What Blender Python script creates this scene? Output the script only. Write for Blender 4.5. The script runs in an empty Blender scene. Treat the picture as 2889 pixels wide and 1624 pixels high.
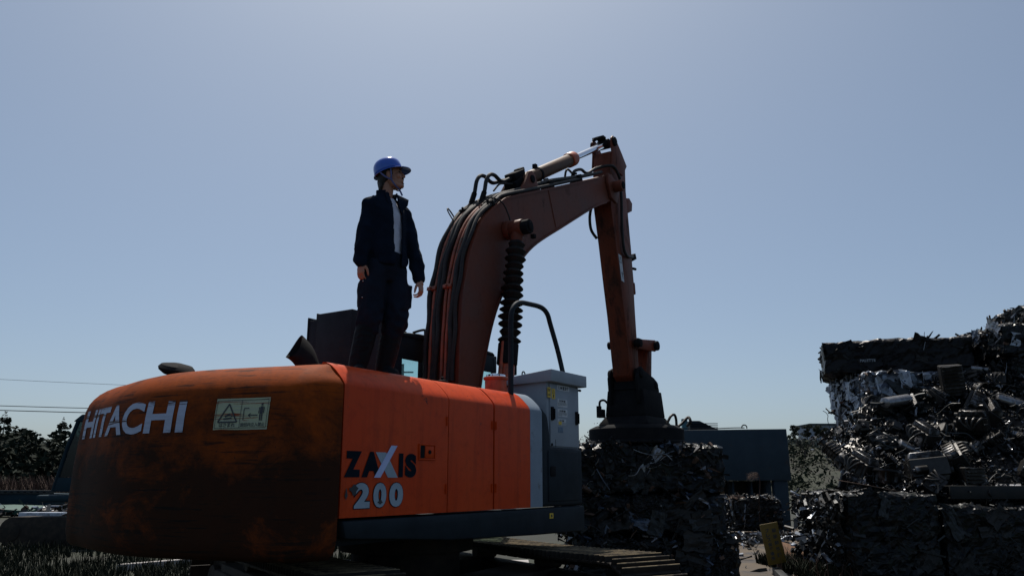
import bpy, bmesh, math, random
from mathutils import Vector, Matrix, noise
from math import radians as rad, sin, cos, pi

# ------------------------------------------------------------------ camera, sky, sun, exposure
scene = bpy.context.scene
COL = scene.collection
cam_data = bpy.data.cameras.new('camera')
cam_data.lens = 28.0
cam_data.sensor_width = 36.0
cam_data.clip_start = 0.05
cam_data.clip_end = 3000.0
camera = bpy.data.objects.new('camera', cam_data)
COL.objects.link(camera)
camera.location = (0, 0, 1.5)
camera.rotation_euler = (rad(90 + 13.4), 0, 0)
scene.camera = camera

SUN_AZ, SUN_EL = rad(-8.0), rad(61.0)          # azimuth from the +Y axis, clockwise positive
SUN_DIR = Vector((sin(SUN_AZ) * cos(SUN_EL), cos(SUN_AZ) * cos(SUN_EL), sin(SUN_EL)))
world = bpy.data.worlds.new('World')
scene.world = world
world.use_nodes = True
wn = world.node_tree
wn.nodes.clear()
w_out = wn.nodes.new('ShaderNodeOutputWorld')
w_bg = wn.nodes.new('ShaderNodeBackground')
w_sky = wn.nodes.new('ShaderNodeTexSky')
w_sky.sky_type = 'NISHITA'
w_sky.sun_disc = False
w_sky.sun_elevation = SUN_EL
w_sky.sun_rotation = SUN_AZ
w_sky.altitude = 0
w_sky.air_density = 0.7
w_sky.dust_density = 2.0
w_sky.ozone_density = 2.0
w_tint = wn.nodes.new('ShaderNodeMix')
w_tint.data_type = 'RGBA'
w_tint.blend_type = 'MULTIPLY'
w_tint.inputs[0].default_value = 1.0
w_tint.inputs[7].default_value = (0.99, 1.07, 1.05, 1)
w_haze = wn.nodes.new('ShaderNodeMix')          # thin even high haze over the whole sky
w_haze.data_type = 'RGBA'
w_haze.inputs[0].default_value = 0.20
w_haze.inputs[7].default_value = (4.1, 4.95, 6.1, 1)
w_bg.inputs['Strength'].default_value = 0.091
wn.links.new(w_sky.outputs[0], w_tint.inputs[6])
wn.links.new(w_tint.outputs[2], w_haze.inputs[6])
wn.links.new(w_haze.outputs[2], w_bg.inputs['Color'])
wn.links.new(w_bg.outputs[0], w_out.inputs['Surface'])

sun_data = bpy.data.lights.new('sun', 'SUN')
sun_data.energy = 5.0
sun_data.angle = rad(0.6)
sun_data.color = (1.0, 0.93, 0.84)
sun = bpy.data.objects.new('sun', sun_data)
COL.objects.link(sun)
sun.rotation_euler = SUN_DIR.to_track_quat('Z', 'Y').to_euler()
sun.location = (0, 10, 30)

scene.view_settings.view_transform = 'Standard'
scene.view_settings.look = 'None'
scene.view_settings.exposure = 0.0
scene.view_settings.gamma = 1.0
scene.view_settings.use_curve_mapping = False
scene.cycles.use_denoising = True
scene.cycles.max_bounces = 6

# ------------------------------------------------------------------ helpers
R = random.Random(7)


def tag(o, label=None, cat=None, group=None, kind=None):
    if label: o['label'] = label
    if cat: o['category'] = cat
    if group: o['group'] = group
    if kind: o['kind'] = kind
    return o


def empty(name, loc=(0, 0, 0), rz=0.0):
    o = bpy.data.objects.new(name, None)
    o.empty_display_size = 0.2
    COL.objects.link(o)
    o.location = loc
    o.rotation_euler = (0, 0, rz)
    return o


class MB:
    """collects shapes; build() links them as ONE mesh object"""
    def __init__(s, M=None):
        s.v = []; s.f = []; s.M = M

    def add(s, vs, fs, M=None):
        b = len(s.v)
        for p in vs:
            p = Vector(p)
            if M is not None: p = M @ p
            if s.M is not None: p = s.M @ p
            s.v.append(p)
        for f in fs: s.f.append(tuple(b + i for i in f))
        return s

    def box(s, c, d, M=None, rz=0.0, taper=1.0):
        x, y, z = d[0] / 2, d[1] / 2, d[2] / 2
        t = taper
        vs = [(-x, -y, -z), (x, -y, -z), (x, y, -z), (-x, y, -z), (-x * t, -y * t, z), (x * t, -y * t, z), (x * t, y * t, z), (-x * t, y * t, z)]
        T = Matrix.Translation(c) @ Matrix.Rotation(rz, 4, 'Z')
        if M is not None: T = T @ M
        return s.add(vs, [(3, 2, 1, 0), (4, 5, 6, 7), (0, 1, 5, 4), (1, 2, 6, 5), (2, 3, 7, 6), (3, 0, 4, 7)], T)

    def prism(s, poly, a, b, axis='y'):
        """poly in the two other axes, extruded from a to b along axis"""
        n = len(poly)
        def mk(p, t):
            return (p[0], t, p[1]) if axis == 'y' else ((t, p[0], p[1]) if axis == 'x' else (p[0], p[1], t))
        vs = [mk(p, a) for p in poly] + [mk(p, b) for p in poly]
        fs = [tuple(range(n)), tuple(range(2 * n - 1, n - 1, -1))]
        for i in range(n):
            j = (i + 1) % n
            fs.append((i, i + n, j + n, j))
        return s.add(vs, fs)

    def cyl(s, p0, p1, r0, r1=None, n=16, caps=True):
        return s.tube([p0, p1], [r0, r0 if r1 is None else r1], n, caps)

    def tube(s, path, r, n=8, caps=True, closed=False, sx=1.0):
        path = [Vector(p) for p in path]
        m = len(path)
        if not isinstance(r, (list, tuple)): r = [r] * m
        up = None; rings = []
        for i in range(m):
            a = path[i - 1] if i > 0 else path[i]
            b = path[i + 1] if i < m - 1 else path[i]
            t = (b - a)
            if t.length < 1e-9: t = Vector((0, 0, 1))
            t.normalize()
            if up is None:
                up = Vector((0, 0, 1)) if abs(t.z) < 0.9 else Vector((1, 0, 0))
            side = t.cross(up)
            if side.length < 1e-6: side = t.cross(Vector((1, 0.3, 0)))
            side.normalize()
            up = side.cross(t).normalized()
            rings.append([path[i] + (side * cos(2 * pi * k / n) * sx + up * sin(2 * pi * k / n)) * r[i] for k in range(n)])
        vs = [p for ring in rings for p in ring]
        fs = []
        for i in range(m - 1):
            for k in range(n):
                k2 = (k + 1) % n
                fs.append((i * n + k, i * n + k2, (i + 1) * n + k2, (i + 1) * n + k))
        if caps:
            fs.append(tuple(range(n - 1, -1, -1)))
            fs.append(tuple((m - 1) * n + k for k in range(n)))
        return s.add(vs, fs)

    def lathe(s, prof, c=(0, 0, 0), n=24, M=None, caps=True):
        vs = []; fs = []; m = len(prof)
        for (r, z) in prof:
            for k in range(n):
                a = 2 * pi * k / n
                vs.append((r * cos(a), r * sin(a), z))
        for i in range(m - 1):
            for k in range(n):
                k2 = (k + 1) % n
                fs.append((i * n + k, i * n + k2, (i + 1) * n + k2, (i + 1) * n + k))
        if caps:
            fs.append(tuple(range(n - 1, -1, -1)))
            fs.append(tuple((m - 1) * n + k for k in range(n)))
        T = Matrix.Translation(c)
        if M is not None: T = T @ M
        return s.add(vs, fs, T)

    def ball(s, c, r, n=14, m=9, M=None):
        if not isinstance(r, (list, tuple)): r = (r, r, r)
        vs = [(0, 0, -1)]; fs = []
        for i in range(1, m):
            ph = -pi / 2 + pi * i / m
            for k in range(n):
                a = 2 * pi * k / n
                vs.append((cos(ph) * cos(a), cos(ph) * sin(a), sin(ph)))
        vs.append((0, 0, 1)); L = len(vs) - 1
        for k in range(n):
            k2 = (k + 1) % n
            fs.append((0, 1 + k2, 1 + k))
            fs.append((L, L - n + k, L - n + k2))
            for i in range(m - 2):
                a = 1 + i * n
                fs.append((a + k, a + k2, a + n + k2, a + n + k))
        T = Matrix.Translation(c)
        if M is not None: T = T @ M
        T = T @ Matrix.Diagonal((r[0], r[1], r[2], 1))
        return s.add(vs, fs, T)

    def mesh(s, name, bevel=0.0, angle=35, smooth=True, segs=2):
        me = bpy.data.meshes.new(name)
        me.from_pydata([tuple(p) for p in s.v], [], s.f)
        me.update()
        bm = bmesh.new(); bm.from_mesh(me)
        bmesh.ops.recalc_face_normals(bm, faces=bm.faces)
        if bevel > 0:
            ed = [e for e in bm.edges if len(e.link_faces) == 2 and e.calc_face_angle(0) > rad(30)]
            bmesh.ops.bevel(bm, geom=ed, offset=bevel, segments=segs, affect='EDGES', profile=0.5, clamp_overlap=True)
        bm.to_mesh(me); bm.free()
        if smooth:
            for p in me.polygons: p.use_smooth = True
            me.set_sharp_from_angle(angle=rad(angle))
        return me

    def build(s, name, mat, parent=None, bevel=0.0, angle=35, smooth=True, segs=2):
        return link(name, s.mesh(name, bevel, angle, smooth, segs), mat, parent)


def link(name, me, mat=None, parent=None):
    if mat is not None and len(me.materials) == 0: me.materials.append(mat)
    o = bpy.data.objects.new(name, me)
    COL.objects.link(o)
    if parent is not None: o.parent = parent
    return o


def inst(name, me, parent=None, M=None):
    o = bpy.data.objects.new(name, me)
    COL.objects.link(o)
    if parent is not None: o.parent = parent
    if M is not None: o.matrix_local = M
    return o


def copy_tree(o, parent=None):
    c = o.copy(); COL.objects.link(c); c.parent = parent
    for ch in o.children: copy_tree(ch, c)
    return c


def catmull(pts, k=6):
    pts = [Vector(p) for p in pts]; out = []
    for i in range(len(pts) - 1):
        p0 = pts[max(i - 1, 0)]; p1 = pts[i]; p2 = pts[i + 1]; p3 = pts[min(i + 2, len(pts) - 1)]
        for j in range(k):
            t = j / k
            out.append(0.5 * ((2 * p1) + (p2 - p0) * t + (2 * p0 - 5 * p1 + 4 * p2 - p3) * t * t + (3 * p1 - p0 - 3 * p2 + p3) * t ** 3))
    out.append(pts[-1])
    return out


def text_mesh(txt, size=1.0, bold=0.0, ax='CENTER', cut=0.0, narrow=1.0, shear=0.0):
    """flat lettering in the xy plane as a mesh (verts, faces)"""
    cu = bpy.data.curves.new('lettering', 'FONT')
    cu.body = txt; cu.size = size; cu.offset = bold; cu.align_x = ax; cu.align_y = 'CENTER'; cu.shear = shear
    cu.resolution_u = 4
    o = bpy.data.objects.new('lettering', cu)
    COL.objects.link(o)
    dg = bpy.context.evaluated_depsgraph_get()
    me = bpy.data.meshes.new_from_object(o.evaluated_get(dg))
    bpy.data.objects.remove(o); bpy.data.curves.remove(cu)
    bm = bmesh.new(); bm.from_mesh(me); bpy.data.meshes.remove(me)
    bmesh.ops.triangulate(bm, faces=bm.faces)
    if cut > 0:
        for _ in range(5):
            ed = [e for e in bm.edges if e.calc_length() > cut]
            if not ed: break
            bmesh.ops.subdivide_edges(bm, edges=ed, cuts=1, use_grid_fill=False)
            bmesh.ops.triangulate(bm, faces=bm.faces)
    bm.verts.index_update()
    vs = [(v.co.x * narrow, v.co.y, 0) for v in bm.verts]
    fs = [tuple(v.index for v in f.verts) for f in bm.faces]
    bm.free()
    return vs, fs


# ------------------------------------------------------------------ materials
def new_mat(name):
    m = bpy.data.materials.new(name); m.use_nodes = True
    nt = m.node_tree; b = nt.nodes['Principled BSDF']
    return m, nt, b


def N(nt, t, **kw):
    n = nt.nodes.new(t)
    for k, v in kw.items(): setattr(n, k, v)
    return n


def coords(nt, scale=(1, 1, 1), rot=(0, 0, 0), loc=(0, 0, 0)):
    tc = N(nt, 'ShaderNodeTexCoord'); mp = N(nt, 'ShaderNodeMapping')
    mp.inputs['Scale'].default_value = scale; mp.inputs['Rotation'].default_value = rot; mp.inputs['Location'].default_value = loc
    nt.links.new(tc.outputs['Object'], mp.inputs[0])
    return mp.outputs[0]


def nz(nt, co, scale, detail=6, rough=0.6, dist=0.0):
    n = N(nt, 'ShaderNodeTexNoise')
    n.inputs['Scale'].default_value = scale; n.inputs['Detail'].default_value = detail
    n.inputs['Roughness'].default_value = rough; n.inputs['Distortion'].default_value = dist
    nt.links.new(co, n.inputs['Vector'])
    return n.outputs[0]


def ramp(nt, fac, a, b, ca=(0, 0, 0, 1), cb=(1, 1, 1, 1)):
    r = N(nt, 'ShaderNodeValToRGB')
    r.color_ramp.elements[0].position = a; r.color_ramp.elements[1].position = b
    r.color_ramp.elements[0].color = ca; r.color_ramp.elements[1].color = cb
    nt.links.new(fac, r.inputs[0])
    return r.outputs[0]


def mixc(nt, fac, a, b, mode='MIX'):
    m = N(nt, 'ShaderNodeMix', data_type='RGBA', blend_type=mode)
    for sock, v in ((m.inputs[0], fac), (m.inputs[6], a), (m.inputs[7], b)):
        if isinstance(v, (int, float)): sock.default_value = v
        elif isinstance(v, (tuple, list)): sock.default_value = (*v[:3], 1)
        else: nt.links.new(v, sock)
    return m.outputs[2]


def mul(nt, a, b):
    m = N(nt, 'ShaderNodeMath', operation='MULTIPLY')
    for s, v in ((m.inputs[0], a), (m.inputs[1], b)):
        if isinstance(v, (int, float)): s.default_value = v
        else: nt.links.new(v, s)
    return m.outputs[0]


def bump(nt, bsdf, h, strength=0.3, dist=0.02):
    b = N(nt, 'ShaderNodeBump'); b.inputs['Strength'].default_value = strength; b.inputs['Distance'].default_value = dist
    nt.links.new(h, b.inputs['Height']); nt.links.new(b.outputs[0], bsdf.inputs['Normal'])


def mat(name, col, col2=None, scale=6.0, rough=0.6, rough2=None, metal=0.0, bmp=0.0, bscale=None, lo=0.4, hi=0.65, spec=0.5, dirt=None, dscale=3.0, dlo=0.52, dhi=0.7, stretch=(1, 1, 1), coat=0.0):
    m, nt, b = new_mat(name)
    co = coords(nt, stretch)
    n1 = nz(nt, co, scale)
    c = mixc(nt, ramp(nt, n1, lo, hi), col, col2 if col2 else tuple(x * 0.75 for x in col))
    if dirt:
        n2 = nz(nt, co, dscale, 9, 0.68, 0.4)
        c = mixc(nt, ramp(nt, n2, dlo, dhi), c, dirt)
    nt.links.new(c, b.inputs['Base Color'])
    b.inputs['Metallic'].default_value = metal
    b.inputs['Specular IOR Level'].default_value = spec
    b.inputs['Coat Weight'].default_value = coat
    if rough2 is None: rough2 = min(1, rough + 0.12)
    rr = N(nt, 'ShaderNodeMapRange')
    rr.inputs[3].default_value = rough; rr.inputs[4].default_value = rough2
    nt.links.new(n1, rr.inputs[0]); nt.links.new(rr.outputs[0], b.inputs['Roughness'])
    if bmp > 0:
        bump(nt, b, nz(nt, co, bscale or scale * 4, 5), bmp, 0.01)
    return m


def paint_mat(name, col, faded, scuff=(0.012, 0.01, 0.009), scuff_lo=0.60, scuff_hi=0.66, stretch=(1, 1, 6), fine=0.3, rough=0.42, drip=False):
    """machine paint: faded patches, stretched black scuffs, chips and a little orange peel"""
    m, nt, b = new_mat(name)
    co = coords(nt)
    cs = coords(nt, stretch)
    base = mixc(nt, ramp(nt, nz(nt, co, 1.7, 5, 0.6), 0.35, 0.7), col, faded)
    base = mixc(nt, mul(nt, ramp(nt, nz(nt, co, 14, 6, 0.7), 0.5, 0.75), 0.5), base, tuple(x * 0.55 for x in col))
    s1 = ramp(nt, nz(nt, cs, 2.6, 9, 0.72, 0.5), scuff_lo, scuff_hi)
    s2 = ramp(nt, nz(nt, cs, 9.0, 8, 0.7, 0.2), scuff_lo + 0.04, scuff_hi + 0.05)
    base = mixc(nt, s1, base, scuff)
    base = mixc(nt, mul(nt, s2, 0.8), base, tuple(x * 1.6 for x in scuff))
    if drip:
        dr = mul(nt, ramp(nt, nz(nt, coords(nt, (9, 9, 0.7)), 1.6, 6, 0.65, 0.2), 0.50, 0.78), 0.55)
        base = mixc(nt, dr, base, tuple(x * 0.35 for x in col))
        ch = ramp(nt, nz(nt, coords(nt, (1, 1, 1), (0, 0, 0), (3, 9, 4)), 5.5, 9, 0.75), 0.655, 0.675)
        base = mixc(nt, mul(nt, ch, 0.85), base, (0.022, 0.016, 0.013))
    chips = ramp(nt, nz(nt, co, 42, 3, 0.5), 0.70, 0.73)
    base = mixc(nt, mul(nt, chips, fine), base, (0.05, 0.03, 0.025))
    nt.links.new(base, b.inputs['Base Color'])
    rr = N(nt, 'ShaderNodeMapRange'); rr.inputs[3].default_value = rough; rr.inputs[4].default_value = rough + 0.3
    nt.links.new(s1, rr.inputs[0]); nt.links.new(rr.outputs[0], b.inputs['Roughness'])
    b.inputs['Specular IOR Level'].default_value = 0.12
    bump(nt, b, nz(nt, cs, 7, 8, 0.7), 0.12, 0.01)
    return m


M = {}


def scratched_mat(name):
    """counterweight paint: faded orange, ragged near-black patches that spread towards the bottom, fine scratches"""
    m, nt, b = new_mat(name)
    co = coords(nt); band = coords(nt, (0.9, 0.9, 1.5)); line = coords(nt, (0.5, 0.5, 13.0), (rad(2.5), 0, 0)); line2 = coords(nt, (0.9, 0.9, 24.0), (rad(-4), 0, 0))
    base = mixc(nt, ramp(nt, nz(nt, co, 1.3, 5, 0.6), 0.35, 0.7), (0.26, 0.050, 0.007), (0.20, 0.042, 0.007))
    base = mixc(nt, mul(nt, ramp(nt, nz(nt, co, 11, 6, 0.7), 0.48, 0.72), 0.55), base, (0.10, 0.026, 0.012))
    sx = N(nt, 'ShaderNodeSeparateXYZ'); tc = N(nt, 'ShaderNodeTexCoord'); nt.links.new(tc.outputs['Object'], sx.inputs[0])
    g = N(nt, 'ShaderNodeMapRange'); g.inputs[1].default_value = 2.12; g.inputs[2].default_value = 1.45; g.inputs[3].default_value = -0.12; g.inputs[4].default_value = 0.21  # raises the dark mask as height falls, so the paint blackens downwards
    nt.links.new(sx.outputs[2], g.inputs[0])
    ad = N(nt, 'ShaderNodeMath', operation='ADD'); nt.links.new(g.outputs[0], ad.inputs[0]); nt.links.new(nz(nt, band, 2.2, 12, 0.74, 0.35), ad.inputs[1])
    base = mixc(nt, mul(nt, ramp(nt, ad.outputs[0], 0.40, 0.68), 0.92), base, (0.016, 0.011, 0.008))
    brk = ramp(nt, nz(nt, co, 2.6, 4, 0.6), 0.46, 0.56); brk2 = ramp(nt, nz(nt, coords(nt, (1, 1, 1), (0, 0, 0), (7, 3, 5)), 3.4, 4, 0.6), 0.46, 0.54)
    base = mixc(nt, mul(nt, mul(nt, ramp(nt, nz(nt, line, 2.3, 4, 0.6, 0.3), 0.57, 0.61), brk), 0.75), base, (0.009, 0.009, 0.009))
    base = mixc(nt, mul(nt, mul(nt, ramp(nt, nz(nt, line2, 2.9, 4, 0.6, 0.3), 0.56, 0.61), brk2), 0.5), base, (0.012, 0.010, 0.009))
    base = mixc(nt, mul(nt, ramp(nt, nz(nt, co, 36, 3, 0.5), 0.68, 0.72), 0.6), base, (0.02, 0.016, 0.014))
    nt.links.new(base, b.inputs['Base Color'])
    b.inputs['Roughness'].default_value = 0.7; b.inputs['Specular IOR Level'].default_value = 0.05
    bump(nt, b, nz(nt, band, 6, 9, 0.7), 0.22, 0.012)
    return m


M['cw'] = scratched_mat('scratched_orange_paint')
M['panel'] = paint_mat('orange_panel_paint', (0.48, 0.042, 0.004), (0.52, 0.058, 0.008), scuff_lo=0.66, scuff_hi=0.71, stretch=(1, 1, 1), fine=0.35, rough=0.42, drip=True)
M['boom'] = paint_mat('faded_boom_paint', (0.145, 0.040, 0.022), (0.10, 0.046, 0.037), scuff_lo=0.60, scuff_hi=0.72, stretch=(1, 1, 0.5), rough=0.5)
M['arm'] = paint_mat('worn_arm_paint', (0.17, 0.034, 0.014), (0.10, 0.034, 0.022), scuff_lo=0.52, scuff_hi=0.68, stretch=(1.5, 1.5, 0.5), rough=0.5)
M['pipe'] = mat('orange_pipe', (0.30, 0.07, 0.03), (0.15, 0.05, 0.03), 9, 0.5, dirt=(0.02, 0.015, 0.012), dscale=5)
M['frame'] = mat('dark_blue_grey_paint', (0.013, 0.021, 0.029), (0.009, 0.015, 0.021), 5, 0.6, dirt=(0.022, 0.02, 0.018), dscale=4, dlo=0.58, dhi=0.75, bmp=0.05, spec=0.15)
M['stripe'] = mat('pale_grey_paint', (0.21, 0.26, 0.32), (0.18, 0.225, 0.28), 4, 0.5, spec=0.2, dirt=(0.1, 0.09, 0.08), dscale=6, dlo=0.6)
M['black'] = mat('black_steel', (0.010, 0.011, 0.013), (0.016, 0.016, 0.017), 8, 0.75, bmp=0.08, spec=0.06)
M['rubber'] = mat('black_rubber', (0.014, 0.014, 0.015), (0.022, 0.021, 0.02), 14, 0.55, bmp=0.1, spec=0.15)
M['hose'] = mat('hose_rubber', (0.02, 0.021, 0.023), (0.032, 0.03, 0.028), 20, 0.45, spec=0.15)
M['chrome'] = mat('chrome_rod', (0.78, 0.80, 0.84), (0.7, 0.72, 0.78), 30, 0.08, 0.16, metal=1.0)
M['cylinder'] = mat('rusty_barrel', (0.085, 0.045, 0.028), (0.12, 0.06, 0.035), 9, 0.55, spec=0.2, dirt=(0.03, 0.02, 0.016), dscale=6)
M['collar'] = mat('orange_collar', (0.46, 0.08, 0.025), (0.32, 0.06, 0.025), 14, 0.45, dirt=(0.05, 0.03, 0.02), dscale=9)
M['cabinet'] = mat('grey_cabinet_paint', (0.27, 0.31, 0.36), (0.235, 0.27, 0.315), 3, 0.55, spec=0.2, dirt=(0.14, 0.12, 0.10), dscale=7, dlo=0.66, dhi=0.78)
M['white'] = mat('white_sticker', (0.46, 0.49, 0.53), (0.38, 0.41, 0.45), 20, 0.4)
M['ink'] = mat('black_print', (0.014, 0.02, 0.028), (0.02, 0.025, 0.03), 20, 0.5)
M['yellow'] = mat('yellow_sticker', (0.62, 0.42, 0.03), (0.5, 0.34, 0.03), 18, 0.45)
M['blue_sticker'] = mat('blue_sticker', (0.10, 0.16, 0.24), None, 18, 0.45)
M['decal'] = mat('pale_green_decal', (0.38, 0.42, 0.26), (0.33, 0.35, 0.28), 9, 0.5, spec=0.2, dirt=(0.20, 0.035, 0.010), dscale=2.2, dlo=0.55, dhi=0.575, stretch=(0.5, 0.5, 16))
M['letter'] = mat('white_lettering', (0.40, 0.45, 0.58), (0.34, 0.38, 0.48), 7, 0.5, spec=0.2, dirt=(0.045, 0.014, 0.008), dscale=1.7, dlo=0.545, dhi=0.575, stretch=(0.5, 0.5, 15))
M['letter_dark'] = mat('navy_lettering', (0.006, 0.013, 0.022), None, 10, 0.7, spec=0.05)
M['letter_blue'] = mat('pale_blue_lettering', (0.42, 0.50, 0.78), (0.30, 0.36, 0.66), 3, 0.35)
M['letter_grey'] = mat('grey_lettering', (0.29, 0.37, 0.45), (0.25, 0.32, 0.39), 8, 0.5, spec=0.2, dirt=(0.2, 0.04, 0.015), dscale=8, dlo=0.68, dhi=0.72)
M['shoe'] = mat('dusty_track_steel', (0.20, 0.155, 0.09), (0.10, 0.078, 0.05), 9, 0.7, spec=0.2, dirt=(0.025, 0.02, 0.016), dscale=4, dlo=0.48, dhi=0.6, bmp=0.3)
M['track'] = mat('dark_track_steel', (0.02, 0.018, 0.016), (0.04, 0.032, 0.025), 8, 0.7, bmp=0.2, spec=0.15)
M['skin'] = mat('skin', (0.36, 0.17, 0.11), (0.32, 0.145, 0.095), 9, 0.5)
M['jacket'] = mat('navy_jacket_cloth', (0.006, 0.012, 0.025), (0.005, 0.009, 0.018), 5, 0.9, bmp=0.25, bscale=60, spec=0.08)
M['trouser'] = mat('dark_trouser_cloth', (0.011, 0.016, 0.028), (0.008, 0.012, 0.020), 6, 0.9, bmp=0.25, bscale=60, spec=0.08)
M['boot'] = mat('black_boot_rubber', (0.004, 0.007, 0.010), (0.005, 0.008, 0.011), 8, 0.6, spec=0.12)
M['shirt'] = mat('white_shirt_cloth', (0.52, 0.53, 0.62), (0.44, 0.45, 0.56), 7, 0.9, bmp=0.2, bscale=30)
M['hair'] = mat('black_hair', (0.010, 0.008, 0.007), None, 30, 0.55, bmp=0.5, bscale=120)
M['helmet'] = mat('blue_helmet_shell', (0.010, 0.085, 0.46), (0.012, 0.10, 0.50), 4, 0.16, 0.22, coat=0.5)
M['strap'] = mat('blue_grey_strap', (0.10, 0.12, 0.30), None, 30, 0.7)
M['metal_dot'] = mat('press_stud', (0.5, 0.5, 0.5), None, 30, 0.3, metal=1.0)


def glass_mat(name, col, rough=0.05):
    m, nt, b = new_mat(name)
    b.inputs['Base Color'].default_value = (*col, 1)
    b.inputs['Roughness'].default_value = rough
    tr = N(nt, 'ShaderNodeBsdfTransparent'); tr.inputs[0].default_value = (*col, 1)
    gl = N(nt, 'ShaderNodeBsdfGlossy'); gl.inputs['Roughness'].default_value = rough; gl.inputs['Color'].default_value = (0.9, 0.95, 1, 1)
    lw = N(nt, 'ShaderNodeLayerWeight'); lw.inputs['Blend'].default_value = 0.5
    pw_ = N(nt, 'ShaderNodeMath', operation='POWER'); nt.links.new(lw.outputs['Facing'], pw_.inputs[0]); pw_.inputs[1].default_value = 4.0
    fr = N(nt, 'ShaderNodeMapRange'); nt.links.new(pw_.outputs[0], fr.inputs[0]); fr.inputs[3].default_value = 0.03; fr.inputs[4].default_value = 0.45
    mx = N(nt, 'ShaderNodeMixShader')
    nt.links.new(fr.outputs[0], mx.inputs[0]); nt.links.new(tr.outputs[0], mx.inputs[1]); nt.links.new(gl.outputs[0], mx.inputs[2])
    nt.links.new(mx.outputs[0], nt.nodes['Material Output'].inputs['Surface'])
    return m


M['glass'] = glass_mat('tinted_cab_glass', (0.86, 0.96, 0.95))
M['glass_dark'] = glass_mat('dirty_cab_glass', (0.12, 0.18, 0.18))


def crushed_mat(name, tones, rough=0.40, cell=5.0, metal=0.45):
    """pressed sheet metal: folded facets at two sizes, each fold a different dull colour"""
    m, nt, b = new_mat(name)
    co = coords(nt)
    wn_ = N(nt, 'ShaderNodeTexNoise'); wn_.inputs['Scale'].default_value = 2.2; nt.links.new(co, wn_.inputs['Vector'])
    ad = N(nt, 'ShaderNodeVectorMath', operation='MULTIPLY_ADD'); ad.inputs[1].default_value = (0.45, 0.45, 0.45); nt.links.new(wn_.outputs['Color'], ad.inputs[0]); nt.links.new(co, ad.inputs[2])
    v1 = N(nt, 'ShaderNodeTexVoronoi'); v1.inputs['Scale'].default_value = cell; nt.links.new(ad.outputs[0], v1.inputs['Vector'])
    v2 = N(nt, 'ShaderNodeTexVoronoi'); v2.inputs['Scale'].default_value = cell * 3.1; nt.links.new(ad.outputs[0], v2.inputs['Vector'])
    sp = N(nt, 'ShaderNodeSeparateColor'); nt.links.new(v2.outputs['Color'], sp.inputs[0])
    r = N(nt, 'ShaderNodeValToRGB'); r.color_ramp.interpolation = 'CONSTANT'
    els = r.color_ramp.elements
    for k, t in enumerate(tones):
        e = els[k] if k < 2 else els.new(k / len(tones))
        e.position = k / len(tones); e.color = (*t, 1)
    nt.links.new(sp.outputs[0], r.inputs[0]); nt.links.new(r.outputs[0], b.inputs['Base Color'])
    b.inputs['Metallic'].default_value = metal; b.inputs['Specular IOR Level'].default_value = 0.25; b.inputs['Roughness'].default_value = rough
    mx = N(nt, 'ShaderNodeMath', operation='ADD'); nt.links.new(v1.outputs['Distance'], mx.inputs[0]); nt.links.new(mul(nt, v2.outputs['Distance'], 0.45), mx.inputs[1])
    bump(nt, b, mx.outputs[0], 0.8, 0.035)
    return m

# ------------------------------------------------------------------ excavator (local frame: x forward, y left, z up)
EX = empty('excavator', (-0.98, 7.75, 0.0), rad(56.5))
tag(EX, 'large orange excavator the man stands on, its boom raised over the yard', 'excavator')

# counterweight -----------------------------------------------------
cw_pts = [(-2.18, -1.3), (-2.40, -1.292), (-2.525, -1.235), (-2.582, -1.10), (-2.632, -0.9), (-2.72, -0.6), (-2.79, -0.3), (-2.82, 0)]
cw_pts = cw_pts + [(x, -y) for x, y in cw_pts[::-1][1:]]
cw_line = catmull([(x, y, 0) for x, y in cw_pts], 7)
cw_len = [0.0]
for a, b in zip(cw_line, cw_line[1:]): cw_len.append(cw_len[-1] + (b - a).length)
cw_prof = [(1.0, 0.10), (1.012, 0.05), (1.04, 0.022), (1.12, 0.006), (1.35, 0.0), (1.6, 0.008), (1.9, 0.03), (2.0, 0.045), (2.06, 0.066), (2.10, 0.092), (2.14, 0.13), (2.175, 0.18), (2.205, 0.24), (2.23, 0.32), (2.245, 0.40), (2.25, 0.50)]


def cw_normal(i):
    a = cw_line[max(i - 1, 0)]; b = cw_line[min(i + 1, len(cw_line) - 1)]
    t = (b - a).normalized()
    return Vector((-t.y, t.x, 0))        # outwards (rear)


def cw_in(p, n, d):
    """step in from the outline: along the normal first, then towards the middle of the top"""
    k = min(d, 0.11); q = p - n * k
    c = Vector((-1.45 - p.x, -p.y * 0.30, 0)).normalized()
    return q + c * (d - k)


def cw_inset(z):
    for (z0, d0), (z1, d1) in zip(cw_prof, cw_prof[1:]):
        if z0 <= z <= z1: return d0 + (d1 - d0) * (z - z0) / (z1 - z0)
    return 0.0


def cw_pos(s, z, eps=0.004):
    s = max(0, min(cw_len[-1] - 1e-6, s))
    i = 0
    while cw_len[i + 1] < s: i += 1
    t = (s - cw_len[i]) / (cw_len[i + 1] - cw_len[i])
    p = cw_line[i].lerp(cw_line[i + 1], t); n = cw_normal(i).lerp(cw_normal(i + 1), t).normalized()
    if n.x > 0 and abs(p.y) < 1.2: n = -n
    q = cw_in(p, n, cw_inset(z) - eps)
    return Vector((q.x, q.y, z))


def s_of_y(y):
    for i in range(len(cw_line) - 1):
        if cw_line[i].y <= y <= cw_line[i + 1].y:
            return cw_len[i] + (cw_len[i + 1] - cw_len[i]) * (y - cw_line[i].y) / max(1e-9, cw_line[i + 1].y - cw_line[i].y)
    return 0


cw_end = [(1.0, 0.06), (1.05, 0.01), (1.1, 0.0), (2.08, 0.0), (2.10, 0.006), (2.125, 0.025), (2.16, 0.065), (2.19, 0.105), (2.22, 0.15), (2.24, 0.19), (2.25, 0.215)]


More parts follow.
